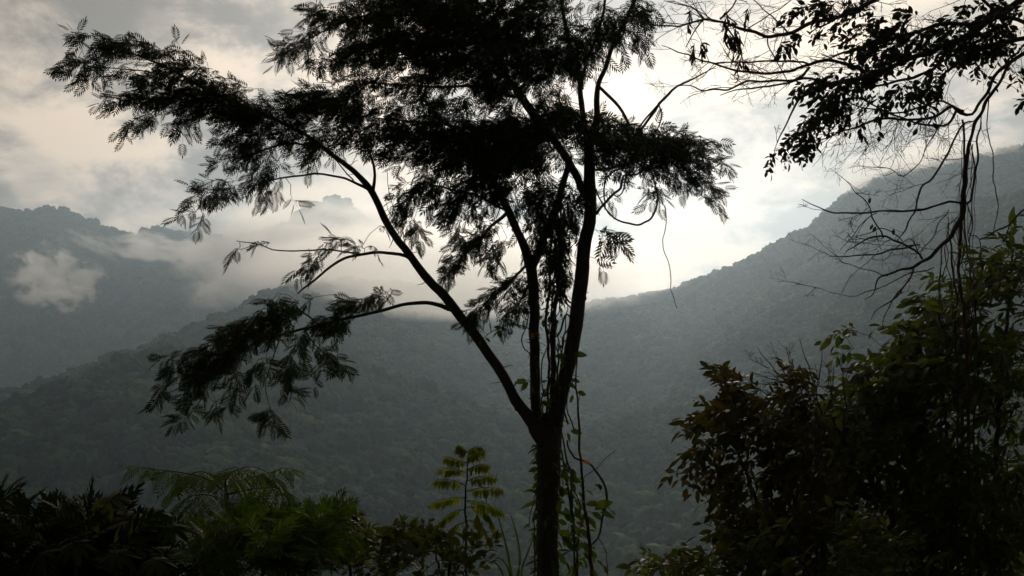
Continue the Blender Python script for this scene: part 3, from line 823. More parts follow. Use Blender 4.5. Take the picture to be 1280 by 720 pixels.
for ch, cv, fl in (
    ([(560, 215, 20), (530, 225, 18), (512, 245, 14), (510, 270, 11)], 1.2, (-.7, .7)),
    ([(524, 270, 8), (519, 288, 5)], 1.5, (-.2, 1)),
    ([(610, 230, 24), (580, 245, 20), (560, 258, 12)], 1.25, (-.8, .6)),
    ([(595, 205, 24), (640, 215, 30)], 1.1, (-.6, .5)),
    ([(622, 275, 10), (598, 290, 11), (580, 312, 11), (566, 334, 7)], 1.5, (-.7, .8)),
    ([(585, 275, 9), (574, 282, 7)], 1.2, (-1, .3)),
    ([(630, 290, 8), (618, 310, 9), (622, 325, 6)], 1.0, (-.2, 1)),
    ([(660, 235, 32), (695, 240, 34), (722, 250, 18)], 1.35, (.1, .8)),
    ([(672, 275, 26), (695, 290, 28), (712, 300, 16)], 1.2, (.1, .9)),
    ([(690, 325, 18), (705, 335, 14)], .8, (.1, 1)),
    ([(655, 338, 8), (634, 356, 10), (612, 374, 9), (592, 393, 6)], 1.5, (-.8, .7)),
    ([(658, 365, 9), (642, 382, 9), (634, 394, 5)], 1.4, (-.4, 1)),
    ([(660, 350, 8), (680, 345, 8)], 1.0, (.3, .9)),
): grow(Mi, ch, cv, fl, spread=0.40, unit_area=129, tw=0.17, per=6, tmpl=T_FEATHER2, L=0.15, Ls=.14, droop=.2)
stubs(Mi, 16)
finish(Mi, LF_TREE)

# side branch half way up the leaning limb
I = Limb(DT - .1)
I.path([(516, 325, 3.0, .1), (507, 320, 2.5, .1), (492, 317, 2.1), (472, 315, 2.0), (448, 318, 1.8), (430, 323, 1.7), (414, 332, 1.6), (400, 344, 1.5), (386, 356, 1.3), (372, 368, 1.0)])
I.path([(448, 317, 1.2), (425, 314, 1.1), (395, 312.5, 1.0), (365, 313, .9), (340, 312, .8), (325, 305, .7), (310, 302, .6), (296, 300, .4)])
I.path([(322, 305, .6), (312, 309, .5), (302, 313, .4), (294, 312, .3)])
for ch, cv, fl in (
    ([(412, 318, 9), (398, 324, 9), (386, 332, 5)], 1.9, (-.8, .7)),
    ([(420, 308, 9), (440, 302, 10), (458, 310, 7)], 1.4, (-.5, -.2)),
    ([(470, 285, 6), (484, 280, 5)], .8, (.5, .2)),
    ([(463, 308, 6), (474, 312, 4)], 1.2, (.5, .2)),
    ([(395, 312, 3), (365, 313, 3)], .9, (-.4, .9)),
    ([(345, 306, 4), (312, 300, 3)], 1.0, (-.8, -.2)),
    ([(296, 312, 2), (306, 303, 2)], 1.0, (-.4, .9)),
): grow(I, ch, cv, fl, spread=0.15, unit_area=217, tw=0.14, per=5, tmpl=T_FEATHER2, L=0.14)
finish(I, LF_TREE)

# lowest branch with its big drooping spray
J = Limb(DT - .2)
J.path([(568, 387, 3.6, .2), (560, 385, 3.2, .2), (545, 381, 2.7), (525, 379, 2.4), (502, 381, 2.2), (476, 388, 2.1), (450, 395, 2.0), (420, 402, 1.9), (385, 410, 1.8), (350, 420, 1.5), (310, 432, 1.3), (275, 450, 1.0), (240, 476, .7), (200, 496, .5)])
J.path([(400, 406, 1.2), (372, 388, 1.1), (345, 390, 1.0), (310, 408, .9), (270, 430, .7), (230, 445, .5)])
J.path([(470, 390, .8), (482, 378, .7), (490, 366, .6)])
J.path([(352, 420, .8), (340, 450, .8), (333, 475, .7), (335, 500, .5), (338, 512, .4)])
J.path([(380, 410, .9), (392, 430, .8), (410, 446, .5)])
J.path([(275, 452, .9), (262, 480, .8), (248, 505, .6), (234, 522, .4)])
for ch, cv, fl in (
    ([(486, 362, 7), (465, 364, 10), (448, 374, 9), (434, 382, 7)], 1.6, (-1, .4)),
    ([(440, 392, 10), (420, 398, 13), (400, 396, 16), (425, 408, 8)], 1.5, (-.9, .4)),
    ([(390, 365, 10), (370, 372, 12), (350, 380, 14), (330, 392, 14), (305, 408, 14), (285, 418, 12)], 1.45, (-.9, .5)),
    ([(385, 395, 16), (355, 408, 18), (320, 420, 18), (290, 435, 20), (262, 450, 18)], 1.7, (-1, .35)),
    ([(262, 436, 10), (235, 441, 8), (215, 446, 5)], 1.6, (-1, .3)),
    ([(300, 450, 16), (265, 465, 16), (240, 480, 14), (222, 498, 10)], 1.35, (-1, .45)),
    ([(215, 475, 4), (200, 488, 4), (190, 495, 2)], 1.6, (-1, .6)),
    ([(245, 500, 10), (236, 514, 7), (232, 522, 4)], 1.4, (-.8, .6)),
    ([(262, 500, 9), (278, 500, 8)], 1.2, (.1, 1)),
    ([(305, 465, 12), (330, 455, 12), (290, 482, 9)], 1.0, (-.2, 1)),
    ([(380, 425, 12), (370, 445, 12), (360, 460, 8)], 1.2, (-.1, 1)),
    ([(395, 432, 8), (408, 440, 9), (420, 450, 6)], 1.6, (.9, .5)),
    ([(392, 456, 10), (380, 464, 6)], 1.2, (.1, 1)),
    ([(344, 478, 7), (360, 486, 7)], 1.5, (.8, .5)),
    ([(338, 498, 8), (328, 510, 6), (345, 514, 8), (356, 514, 4)], 1.5, (.2, .8)),
): grow(J, ch, cv, fl, spread=0.30, unit_area=202, tw=0.17, per=6, tmpl=T_FEATHER2, L=0.15, Ls=.14, droop=.2)
finish(J, LF_TREE)
# ------------------------------------------------------------------ broad-leaved tree reaching in from the right
DR = 9.5
rt_at = P(1440, 700, DR); rt_at[2] = float(ground_z(rt_at[0], rt_at[1]))
rtree = empty('broadleaf_tree', rt_at)
tag(rtree, 'dark leafy boughs of a tree reaching in over the top right corner', 'tree')
tw = Limb(DR)
top = P(1425, -60, DR); up2 = P(1400, -330, DR)
a = spline(np.array([np.append(rt_at - [0, 0, .2], .22), np.append(rt_at * .6 + top * .4 + [.12, .1, 0], .17), np.append(top, .13), np.append(up2, .06)]), .12)
tube(tw.w, a[:, :3], a[:, 3], 12, 0.03); tw.w.build('trunk', BARK, rtree)

def rlimb(paths, chains, bare_n=0, bare_dir=(-1, 0, 0), bare_len=(.25, .6), leaf=LF_OVAL, tmpl=T_OVAL, L=0.078, seed_nodes=None, spread=.25, bare_from=0.3, per=11, tw_=.17, ua=150):
    lm = Limb(DR)
    for p in paths: lm.path([(q[0], q[1], q[2] * .82, *q[3:]) for q in p], wob=.014, step=.06, bump=.06)
    base_nodes = np.array(lm.nodes); base_r = np.array(lm.nr)
    for ch, cv, fl in chains:
        grow(lm, ch, cv, fl, spread=spread, unit_area=ua, tw=tw_, per=per, tmpl=tmpl, L=L, twr=0.0022, flat=.8, out=48)
    for k in range(bare_n):
        i = rng.integers(int(len(base_nodes) * bare_from), len(base_nodes))
        d_ = np.array(bare_dir, float) + rng.normal(0, .55, 3) * [1, .7, 1]
        bare(lm, base_nodes[i], d_, rng.uniform(*bare_len), min(base_r[i] * .5, .0045), 2, .5, 3)
    finish(lm, leaf, rtree)
    return lm
# the upper thin bough that dips and rises, with fine bare twigs
rlimb([[(1425, -70, 9, .0), (1330, -60, 7), (1230, -35, 5.5), (1150, -25, 4.6), (1100, -4, 3.8), (1072, 14, 3.4), (1042, 23, 3.2), (1010, 31, 3.0), (985, 41, 2.8), (962, 46, 2.6), (938, 41, 2.4), (916, 31, 2.0), (898, 25, 1.8), (880, 23, 1.7), (858, 31, 1.4), (832, 32, 1.0), (805, 28, .7), (790, 22, .4)],
       [(880, 23, 1.2), (868, 12, 1.0), (850, 5, .8), (830, 0, .5)], [(985, 41, 1.4), (965, 20, 1.0), (945, 4, .8), (930, -8, .6)], [(960, 46, 1.2), (963, 62, 1), (972, 80, .9), (985, 100, .6)], [(930, 40, 1), (948, 28, .9), (975, 10, .8), (995, -5, .6)]],
      [([(1000, 18, 11), (1030, 12, 13), (1060, 14, 15), (1090, 4, 12)], 1.3, (-.9, .2)), ([(1040, 38, 12), (1012, 42, 8), (985, 50, 6)], .9, (-.8, .5)), ([(985, 55, 5), (978, 62, 4)], .8, (-.3, .9))],
      bare_n=56, bare_dir=(-1, 0, .05), bare_len=(.18, .5))
# drooping clumps of narrow withered leaves on that bough
dl = Limb(DR)
dl.path([(900, 24, 1.4), (915, 10, 1), (925, -10, 1)], node=True); dl.path([(880, 23, 1.2), (868, 40, .8), (858, 60, .6)]); dl.path([(905, 28, 1.2), (918, 48, 1), (928, 75, .8), (930, 92, .6)])
for ch, cv, fl in (([(905, 18, 8), (908, 30, 10), (918, 42, 8), (925, 52, 5)], 1.3, (.1, 1)), ([(878, 42, 7), (868, 55, 5), (866, 62, 4)], .8, (-.3, 1)), ([(862, 12, 6), (865, 28, 5)], .6, (0, 1)), ([(922, 68, 5), (927, 78, 4)], .9, (.1, 1)), ([(890, 48, 5), (884, 56, 4)], .9, (-.2, 1)), ([(925, 12, 5), (938, 10, 4)], .5, (.1, 1))):
    grow(dl, ch, cv, fl, spread=.12, unit_area=110, tw=.12, per=9, tmpl=T_LANCE, L=.085, twr=.0014, flat=1.0, droop=.6, lift=-.5, out=30)
finish(dl, LF_DEAD, rtree, fname='withered_foliage')
# middle boughs
rlimb([[(1420, -40, 10), (1340, -20, 7), (1285, -5, 5.8), (1240, 24, 5), (1192, 55, 4.2), (1132, 75, 3.6), (1082, 94, 3.8), (1040, 106, 3.2), (1012, 116, 2.6), (1000, 124, 2.0), (985, 150, 1.3), (972, 178, .9)],
       [(1082, 92, 3), (1045, 76, 2.6), (1010, 80, 2.3), (985, 88, 2.2), (957, 91.5, 2.1), (930, 88, 1.8), (900, 82, 1.5), (872, 73, 1.2), (848, 64, .9), (828, 58, .5)],
       [(1010, 80, 1.8), (985, 78, 1.6), (955, 76, 1.4), (925, 78, 1.2), (895, 80, .9)],
       [(1012, 84, 2.2), (995, 99, 2.0), (962, 101, 1.8), (935, 103, 1.6), (905, 113, 1.4), (880, 113, 1.2), (862, 108, 1), (848, 108, .8)],
       [(1040, 104, 2), (1005, 100, 1.8), (975, 105, 1.5), (945, 108, 1.4), (918, 113, 1.0), (900, 120, .6)],
       [(1245, 22, 4), (1225, 32, 3.4), (1180, 30, 3), (1130, 45, 2.6), (1080, 58, 2.2), (1040, 72, 1.6)],
       [(1192, 55, 3), (1160, 90, 2.6), (1120, 100, 2), (1070, 112, 1.6), (1030, 128, 1.2)]],
      [([(1200, 48, 22), (1160, 52, 20), (1110, 50, 20), (1075, 58, 17)], 1.7, (-.9, .25)),
       ([(1130, 75, 18), (1095, 88, 15), (1060, 100, 17), (1035, 108, 16)], 1.4, (-.8, .4)),
       ([(1028, 95, 12), (1012, 105, 10)], 1.2, (-.7, .6)),
       ([(1040, 128, 19), (1055, 115, 16), (1020, 142, 13), (1068, 130, 12)], 1.4, (-.4, .8)),
       ([(1012, 150, 10), (1000, 165, 11), (985, 178, 11), (1015, 172, 10)], 1.5, (-.6, .7)),
       ([(972, 190, 6), (966, 198, 4)], 1.3, (-.4, .8)),
       ([(1170, 85, 16), (1165, 102, 15), (1150, 115, 12)], 1.35, (-.4, .7)),
       ([(1180, 112, 8), (1110, 112, 12), (1085, 120, 8)], .9, (-.5, .7)),
       ([(1100, 30, 14), (1140, 28, 14), (1065, 40, 10)], .9, (-.8, -.1))],
      bare_n=74, bare_dir=(-1, 0, -.02), bare_len=(.15, .45))
# corner boughs
rlimb([[(1424, -20, 9), (1360, 10, 5.5), (1300, 40, 4.2), (1270, 52, 4), (1235, 60, 5), (1205, 70, 3.4), (1185, 90, 2)],
       [(1270, 50, 3), (1240, 10, 2.6), (1215, -10, 2)], [(1300, 40, 3), (1260, 20, 3), (1225, 25, 2.4)]],
      [([(1195, 62, 14), (1225, 55, 18), (1250, 48, 17), (1275, 48, 15)], 2.0, (-.8, .4)),
       ([(1190, 15, 13), (1215, 8, 13), (1245, 12, 13), (1275, 10, 12)], 1.1, (-.7, .4)),
       ([(1205, 28, 11), (1235, 26, 12)], 1.2, (-.8, .3)), ([(1220, 80, 8), (1228, 98, 5)], .9, (-.2, 1)),
       ([(1276, 118, 6), (1284, 126, 6)], 1.6, (-.3, .9)), ([(1265, 70, 8), (1280, 80, 8)], .9, (.1, .9))], bare_n=16, bare_dir=(-.8, 0, -.5))
# lower bough with the dense bare sprays under it
lowb = Limb(DR - .3)
for p in ([(1424, 20, 8, .3), (1350, 40, 5, .2), (1300, 56, 4, .1), (1266, 76, 3.2), (1244, 98, 2.7), (1228, 126, 2.4), (1216, 142, 2.3), (1203, 140, 2.8), (1188, 133, 2.5), (1176, 140, 2.4), (1160, 148, 2.3), (1132, 150, 2.1), (1110, 146, 2), (1085, 154, 1.8), (1060, 164, 1.5), (1040, 170, 1.2), (1020, 175, .8)],
          [(1196, 136, 2.2), (1190, 150, 2), (1180, 157, 1.9), (1158, 157, 1.8), (1135, 152, 1.6), (1110, 140, 1.5), (1085, 130, 1.2)],
          [(1205, 139, 1.8), (1170, 128, 1.6), (1130, 140, 1.4), (1090, 138, 1.2), (1060, 128, .9)]):
    lowb.path([(q[0], q[1], q[2] * .8, *q[3:]) for q in p], wob=.016, step=.06, bump=.06)
bn = np.array(lowb.nodes); k0 = int(len(bn) * .40)
for k in range(40):
    i = rng.integers(k0, len(bn)); bare(lowb, bn[i], np.array([-.5, 0, -.8]) + rng.normal(0, .5, 3), rng.uniform(.25, .65), .0034, 2, .5, 3, grav=-.3)
for ch, cv, fl in (([(1100, 128, 14), (1140, 118, 14), (1120, 138, 10)], .7, (-.4, .8)), ([(1082, 142, 5), (1075, 150, 4)], .7, (0, 1)), ([(1175, 122, 8), (1150, 132, 7)], .8, (-.3, .9))):
    grow(lowb, ch, cv, fl, spread=.2, unit_area=300, tw=.18, per=10, tmpl=T_OVAL, L=.085, twr=.002, flat=.9, out=45)
finish(lowb, LF_OVAL, rtree)

# the dead bough that hangs down from it, and everything dangling there
DH = 9.1
hang = Limb(DH)
H = [[(1262, 78, 2.6), (1246, 108, 3.0), (1228, 138, 3.2), (1216, 162, 3.0), (1211, 185, 3.2), (1208, 205, 4.0), (1206, 228, 4.6), (1205, 250, 4.8), (1203, 268, 5.2), (1196, 284, 4.4), (1186, 299, 3.8), (1168, 315, 3.3), (1150, 328, 2.8), (1130, 338, 2.2), (1108, 344, 1.7), (1097, 352, 1.3), (1093, 366, 1.0), (1080, 376, .6)],
     [(1226, 140, .5), (1223, 160, 1.6), (1222, 190, 1.8), (1218, 220, 2.0), (1213, 250, 2.2), (1208, 256, 1.8)],
     [(1206, 255, 2.2), (1190, 253, 2.1), (1175, 255, 2.0), (1150, 262, 1.9), (1120, 265, 1.8), (1090, 265.5, 1.7), (1062, 266, 1.6), (1040, 266, 1.4), (1020, 257, 1.0), (1002, 249, .6)],
     [(1222, 148, .8), (1206, 155, 1.8), (1192, 175, 1.7), (1180, 200, 1.7), (1165, 222, 1.8), (1153, 232, 1.8), (1146, 250, 1.6), (1138, 272, 1.4), (1130, 292, 1.2), (1122, 302, .8)],
     [(1153, 324, 2.0), (1140, 310, 2.0), (1120, 300, 2.0), (1100, 296, 1.7), (1080, 300, 1.4), (1070, 306, 1.1), (1058, 313, .6)],
     [(1150, 306, 1.4), (1125, 311, 1.5), (1095, 317, 1.4), (1060, 320, 1.1), (1036, 321, .6)],
     [(1142, 334, 1.9), (1136, 350, 1.6), (1122, 366, 1.4), (1104, 382, 1.1), (1094, 392, .9), (1089, 400, .5)],
     [(1128, 360, 1.2), (1118, 374, 1.1), (1110, 390, .9), (1104, 408, .5)],
     [(1104, 298, 1.5), (1100, 286, 1.4), (1092, 272, 1.3), (1088, 262, 1.2), (1076, 245, 1.0), (1066, 234, .8), (1058, 226, .4)],
     [(1128, 302, 1.0), (1105, 284, 1.0), (1085, 292, .8), (1064, 300, .5)],
     [(1096, 266, .9), (1076, 283, .8), (1060, 300, .7), (1050, 314, .4)],
     [(1168, 334, 1.0), (1140, 342, 1.0), (1110, 356, .9), (1076, 369, .8), (1050, 367, .6), (1020, 359, .3)],
     [(1110, 345, .9), (1090, 340, .8), (1070, 334, .8), (1055, 330, .5), (1044, 322, .3)],
     [(1186, 262, .9), (1170, 290, .9), (1158, 306, .8), (1150, 318, .6)],
     [(1148, 316, .9), (1135, 300, .8), (1110, 322, .7), (1090, 324, .4)],
     [(1098, 313, .8), (1085, 325, .7), (1065, 345, .6), (1052, 366, .3)],
     [(1178, 150, 1.0), (1160, 178, 1.0), (1150, 200, .9), (1130, 222, .9), (1115, 212, .7), (1095, 208, .5)]]
for p in H: hang.path([(q[0], q[1], max(q[2] * .72, .35)) for q in p], wob=.016, step=.05, sides=6, bump=.08)
hn = np.array(hang.nodes)
for k in range(40):
    i = rng.integers(10, len(hn))
    d_ = np.array([-.8, 0, -.15]) + rng.normal(0, .6, 3) * [1, .7, 1]
    bare(hang, hn[i], d_, rng.uniform(.15, .45), .0034, 2, .45, 3)
dead = empty('dead_bough', P(1262, 78, DH))
tag(dead, 'bare dead bough hanging down and fanning out to the left over the hazy slope', 'branch')
hang.w.build('twigs', BARK_RED, dead)
for x, y in ((1088, 246), (1095, 282), (1117, 285), (1091, 279)):
    mb = MB(); put_leaves(mb, T_OVAL, [P(x, y, DH)], np.array([[0, .1, -1.]]) + rng.normal(0, .2, (1, 3)), rng.normal(0, 1, (1, 3)), .07)
    mb.build('withered_leaf', LF_DEAD, dead)

# lianas
def vine(label, paths, d, group=None, cat='vine', leaves=None, mat=None, bark=None, name='hanging_vine', wob=.010, L=.13, lv=None):
    lm = Limb(d)
    for p in paths: lm.path(p, wob=wob, step=.05, sides=5)
    if leaves is None:
        o = lm.w.build(name, bark or BARK_RED); 
        # one mesh: move its origin to its upper end
        tag(o, label, cat, group); return o
    e = empty(name, lm.nodes[0]); tag(e, label, cat, group)
    lm.w.build('stem', bark or BARK_RED, e)
    for kind, pts in leaves:
        for (x, y, ang, ln) in pts:
            mb = MB(); r_ = math.radians(ang)
            ax = np.array([math.cos(r_), rng.normal(0, .25), -math.sin(r_)])
            put_leaves(mb, T_BROAD, [P(x, y, d + rng.uniform(-.12, -.02))], ax[None], (np.array([[.1, -.75, .65]]) + rng.normal(0, .3, (1, 3))), M2(ln, d))
            mb.build('leaf', kind, e)
    return e
G_STR = 'thin vines hanging in a bundle at the right'
for k, (lab, p) in enumerate((
    ('thickest of the hanging stems in the bundle under the dead bough', [(1203, 150, 1.4), (1207, 200, 1.6), (1204, 262, 2.2), (1199, 300, 2.2), (1200, 340, 2.0), (1205, 380, 2.0), (1208, 430, 2.1), (1210, 500, 2.2), (1212, 600, 2.2), (1214, 740, 2.2), (1214, 860, 2.2)]),
    ('thin hanging vine just left of the thickest stem under the dead bough', [(1188, 300, 1.0), (1190, 330, 1.2), (1195, 370, 1.3), (1194, 430, 1.4), (1198, 500, 1.4), (1196, 600, 1.4), (1197, 740, 1.4), (1197, 860, 1.3)]),
    ('leftmost of the vines hanging from the dead bough, reaching the shrub', [(1178, 308, .8), (1176, 340, .9), (1174, 370, .9), (1172, 420, 1.0), (1175, 470, 1.0), (1178, 560, 1), (1180, 700, 1), (1180, 850, 1)]),
    ('slack vine curving to the right of the thickest hanging stem', [(1206, 262, 1.0), (1208, 300, 1.1), (1212, 340, 1.2), (1217, 375, 1.2), (1219, 430, 1.3), (1217, 520, 1.3), (1222, 640, 1.3), (1224, 850, 1.3)]),
    ('short crooked vine looping out at the right of the hanging bundle', [(1209, 252, .8), (1213, 272, .8), (1210, 290, .7), (1218, 294, .7), (1225, 300, .7), (1227, 330, .7), (1225, 352, .5)]))):
    vine(lab, [p], DH + .06 * k, G_STR, wob=.012)
vine('lone thread of vine dangling at the right edge beside the mountain top', [[(1238, 110, .9), (1233, 150, .7), (1236, 175, .7), (1241, 190, .7), (1242, 220, .7), (1246, 240, .7), (1248, 256, .7), (1246, 275, .6), (1239, 292, .5)]], DH + .2)
vine('slanting bare twig rising over the shrub to the right edge', [[(1225, 299, .9), (1240, 292, 1.1), (1258, 281, 1.2), (1275, 268, 1.2), (1300, 246, 1.3), (1340, 215, 1.4)]], DH - .1, cat='twig', name='bare_twig')

for k in range(12):
    x0 = rng.uniform(1180, 1222); y0 = rng.uniform(150, 260) if x0 > 1200 else rng.uniform(262, 310); n_ = 9; ye = rng.uniform(330, 470)
    xs_ = x0 + np.cumsum(rng.normal(0, 4.0, n_)); xs_ = xs_ * .6 + np.linspace(x0, 1203 + rng.normal(0, 10), n_) * .4
    vine('hair thin crooked vine in the shaggy bundle under the dead bough', [[(xs_[i], y0 + (ye - y0) * i / (n_ - 1), rng.uniform(.35, .8)) for i in range(n_)]], DH + rng.uniform(-.15, .2), 'hair thin vines of the shaggy bundle', wob=.016)
# ------------------------------------------------------------------ vines on the feathery tree
vine('bare liana sagging in a deep loop right of the trunk', [[(745, 236, 1.1), (747, 246, 1.0), (757, 262, 1.1), (768, 273, 1.2), (780, 279, 1.3), (792, 281, 1.4), (804, 279, 1.4), (814, 273, 1.4), (820, 262, 1.3), (822, 250, 1.3), (820, 236, 1.2), (815, 215, 1.0)]], DT - .2, name='liana')
vine('curling liana hooked over the short side branch right of the trunk', [[(756, 262, .9), (755, 240, 1.0), (757, 225, 1.0), (768, 213, 1.1), (780, 208, 1.1)], [(783, 214, .9), (780, 235, 1), (776, 243, .9), (771, 245, .8), (766, 242, .6)]], DT - .1, name='liana')
vine('long wavy tendril dangling below the right end of the crown', [[(825, 240, .6), (827, 252, .6), (832, 262, .6), (833, 275, .6), (832, 288, .6), (829, 300, .55), (831, 316, .55), (836, 332, .55), (838, 350, .55), (840, 364, .5), (846, 385, .4)]], DT, name='tendril')
vine('straight thread of vine dangling in the gap left of the upper crown', [[(399, -20, .5), (394, 8, .5), (389, 30, .45), (386, 50, .45), (386, 80, .4), (385, 108, .3)]], DT, name='tendril')
vine('short crooked tendril left of the middle stem beside the leaning limb', [[(484, 215, .4), (486, 240, .5), (492, 262, .5), (500, 275, .6), (503, 285, .7), (505, 300, .7), (509, 318, .9), (511, 322, 1)], [(482, 250, .3), (484, 262, .4), (492, 272, .4), (502, 281, .5)]], DT, name='tendril')
vine('thin loop of vine bowed out to the left of the middle stem', [[(661, 392, .5), (658, 410, .7), (653, 420, .8), (652, 428, .8), (656, 438, .8), (665, 443, .7)]], DT - .1, name='tendril')
vine('slender vine reaching left from the middle stem with a few drooping leaves', [[(664, 414, .9), (655, 408, .8), (645, 405, .8), (635, 405, .8), (627, 409, .7), (618, 413, .6), (610, 418, .6), (603, 424, .4)], [(614, 415, .5), (612, 404, .5), (611, 397, .4)]], DT - .15,
     leaves=[(LF_VINE, [(627, 409, 185, 10), (624, 411, 88, 16), (626, 410, 20, 9), (611, 418, 200, 9), (606, 422, 30, 9), (601, 424, 110, 9), (613, 412, 268, 9)])], name='vine')
vine('small orange leaf clinging to the middle stem', [[(667, 410, .5), (663, 414, .4)]], DT - .2, leaves=[(LF_ORANGE, [(664, 413, 75, 11), (668, 416, 10, 9)])], name='withered_leaf', cat='leaf')
# stems climbing between the middle and the right stem
for lab, p in (
    ('thick twisted liana climbing straight up between the middle and right stems', [(690, 545, 2.6), (691, 510, 3.2), (692, 480, 3.6), (692, 450, 3.6), (691, 430, 3.2), (690, 410, 2.6), (693, 392, 2.4), (696, 370, 2.6), (697, 350, 2.6), (699, 325, 2.6), (701, 300, 2.2), (704, 262, 2)]),
    ('knotty liana winding beside the middle stem up into the leaves', [(682, 540, 1.0), (684, 500, 1.4), (685, 460, 1.6), (684, 430, 1.8), (681, 405, 2.0), (684, 385, 1.8), (688, 360, 1.6), (686, 330, 1.6), (690, 300, 1.4), (692, 270, 1.2)]),
    ('crooked liana crossing between the two stems at the height of the ridge', [(715, 405, 1), (708, 393, 1.2), (703, 400, 1.3), (699, 412, 1.4), (694, 420, 1.4), (692, 405, 1.2), (694, 388, 1.0), (691, 376, 1.0), (694, 364, 1.1), (704, 369, 1.2), (713, 376, 1.2), (718, 379, 1)]),
    ('thin liana forking between the stems above the fork of the trunk', [(680, 520, .8), (677, 480, .8), (678, 455, .8), (684, 435, .8), (690, 425, .7), (698, 440, .7), (702, 452, .6)])):
    vine(lab, [p], DT - .15, 'lianas climbing between the stems of the tree', wob=.018, name='liana', bark=BARK)
# leafy climbers about the trunk
vine('leafy climber on the right stem with broad green leaves', [[(716, 480, .8), (714, 460, .8), (712, 445, .8), (716, 430, .7)], [(720, 490, .5), (724, 500, .5), (726, 492, .4)]], DT - .3,
     leaves=[(LF_VINE, [(711, 446, 188, 18), (714, 443, -2, 20), (704, 450, 100, 14), (712, 474, 10, 14), (708, 478, 25, 16), (720, 490, 12, 16), (716, 492, 100, 12), (703, 478, 170, 14), (700, 470, 130, 13)])], name='leafy_climber')
vine('leafy climber on the middle stem above the fork with narrow pale leaves', [[(676, 520, .7), (670, 495, .7), (664, 480, .6), (659, 474, .4)], [(684, 510, .5), (690, 496, .5)]], DT - .3,
     leaves=[(LF_VINE, [(660, 475, 170, 17), (661, 476, 130, 16), (664, 482, 60, 12), (684, 500, 150, 14), (690, 496, 120, 15), (676, 500, 40, 12)])], name='leafy_climber')
vine('tangled climber with orange leaves hanging right of the trunk', [
    [(722, 420, .6), (721, 450, .9), (720, 480, 1.1), (722, 510, 1.3), (724, 540, 1.6), (725, 565, 1.6), (727, 590, 1.7), (729, 615, 1.8), (731, 640, 2.2), (735, 665, 2.4), (738, 700, 2.6), (740, 740, 2.6), (742, 860, 2.6)],
    [(724, 545, 1.0), (718, 535, 1.0), (712, 520, .9), (708, 500, .8), (711, 480, .6)],
    [(702, 535, 1.0), (705, 560, 1.1), (710, 580, 1.2), (714, 600, 1.2), (716, 640, 1.2), (718, 700, 1.2), (720, 860, 1.2)],
    [(709, 550, 1.1), (712, 562, 1.2), (719, 572, 1.3), (728, 575, 1.2), (738, 580, 1.4), (747, 590, 1.5), (754, 602, 1.5), (758, 618, 1.5), (756, 635, 1.4), (752, 655, 1.3), (748, 672, 1.2), (740, 680, 1.2), (732, 682, 1)],
    [(728, 600, .5), (742, 588, .5), (755, 575, .5), (770, 562, .4)], [(748, 672, .6), (756, 690, .6), (760, 715, .6), (762, 800, .6)],
    [(712, 600, .8), (722, 625, .7), (726, 650, .6), (722, 690, .6), (724, 800, .6)]], DT - .35,
    leaves=[(LF_ORANGE, [(727, 577, 5, 12), (718, 652, 15, 14), (735, 651, 15, 11)]), (LF_VINE, [(702, 585, 60, 20), (708, 596, 15, 20), (704, 606, 100, 18), (712, 618, 30, 22), (718, 634, 60, 20), (706, 632, 75, 20), (740, 632, -10, 26), (748, 640, 10, 22), (732, 645, 40, 22), (716, 655, 60, 20), (709, 660, 100, 22), (722, 662, 30, 22), (730, 676, 70, 18), (704, 700, 50, 22), (714, 706, 80, 20), (712, 538, 10, 16), (708, 540, 60, 14), (704, 592, 30, 17), (712, 600, 60, 18), (700, 605, 80, 16), (722, 615, 40, 14), (731, 612, 20, 13), (730, 632, -15, 22), (742, 638, -25, 20), (738, 640, 25, 20), (700, 625, 100, 18), (706, 642, 40, 18), (695, 650, 20, 18), (705, 678, 30, 20), (712, 690, 160, 16), (720, 670, 70, 18), (728, 690, 40, 15), (696, 640, 5, 16), (700, 670, 25, 20), (698, 690, 60, 18), (742, 606, 0, 10), (722, 700, 80, 16), (735, 712, 30, 16)]), (LF_DEAD, [(748, 604, 70, 10), (752, 606, 100, 8)]), (LF_RUST, [(715, 668, 60, 12), (722, 676, 100, 10), (745, 700, 30, 13), (754, 706, 60, 12)])], name='leafy_climber')
vine('climber clasping the lower trunk with drooping spiky leaves on its left side', [[(690, 556, .8), (676, 575, .9), (672, 600, 1.0), (671, 630, 1.0), (667, 650, .9), (668, 680, 1), (669, 740, 1), (669, 860, 1)], [(675, 590, .6), (670, 615, .6), (664, 640, .6), (661, 660, .5)], [(698, 570, .6), (700, 600, .6), (697, 640, .6)]], DT - .3,
     leaves=[(LF_VINE, [(674, 560, 210, 10), (672, 565, 120, 10), (674, 584, 160, 14), (672, 590, 110, 13), (675, 602, 140, 13), (697, 560, 10, 9), (698, 572, 25, 10), (699, 582, 10, 9), (698, 592, 30, 11), (664, 655, 160, 12), (668, 662, 100, 20), (664, 664, 60, 18), (674, 640, 130, 15), (676, 578, 185, 12)])], name='leafy_climber')
vine('small bare twig poking from the leaning limb near the fork', [[(641, 486, 1.1), (644, 480, .9), (648, 474, .8)]], DT, cat='twig', name='bare_twig')

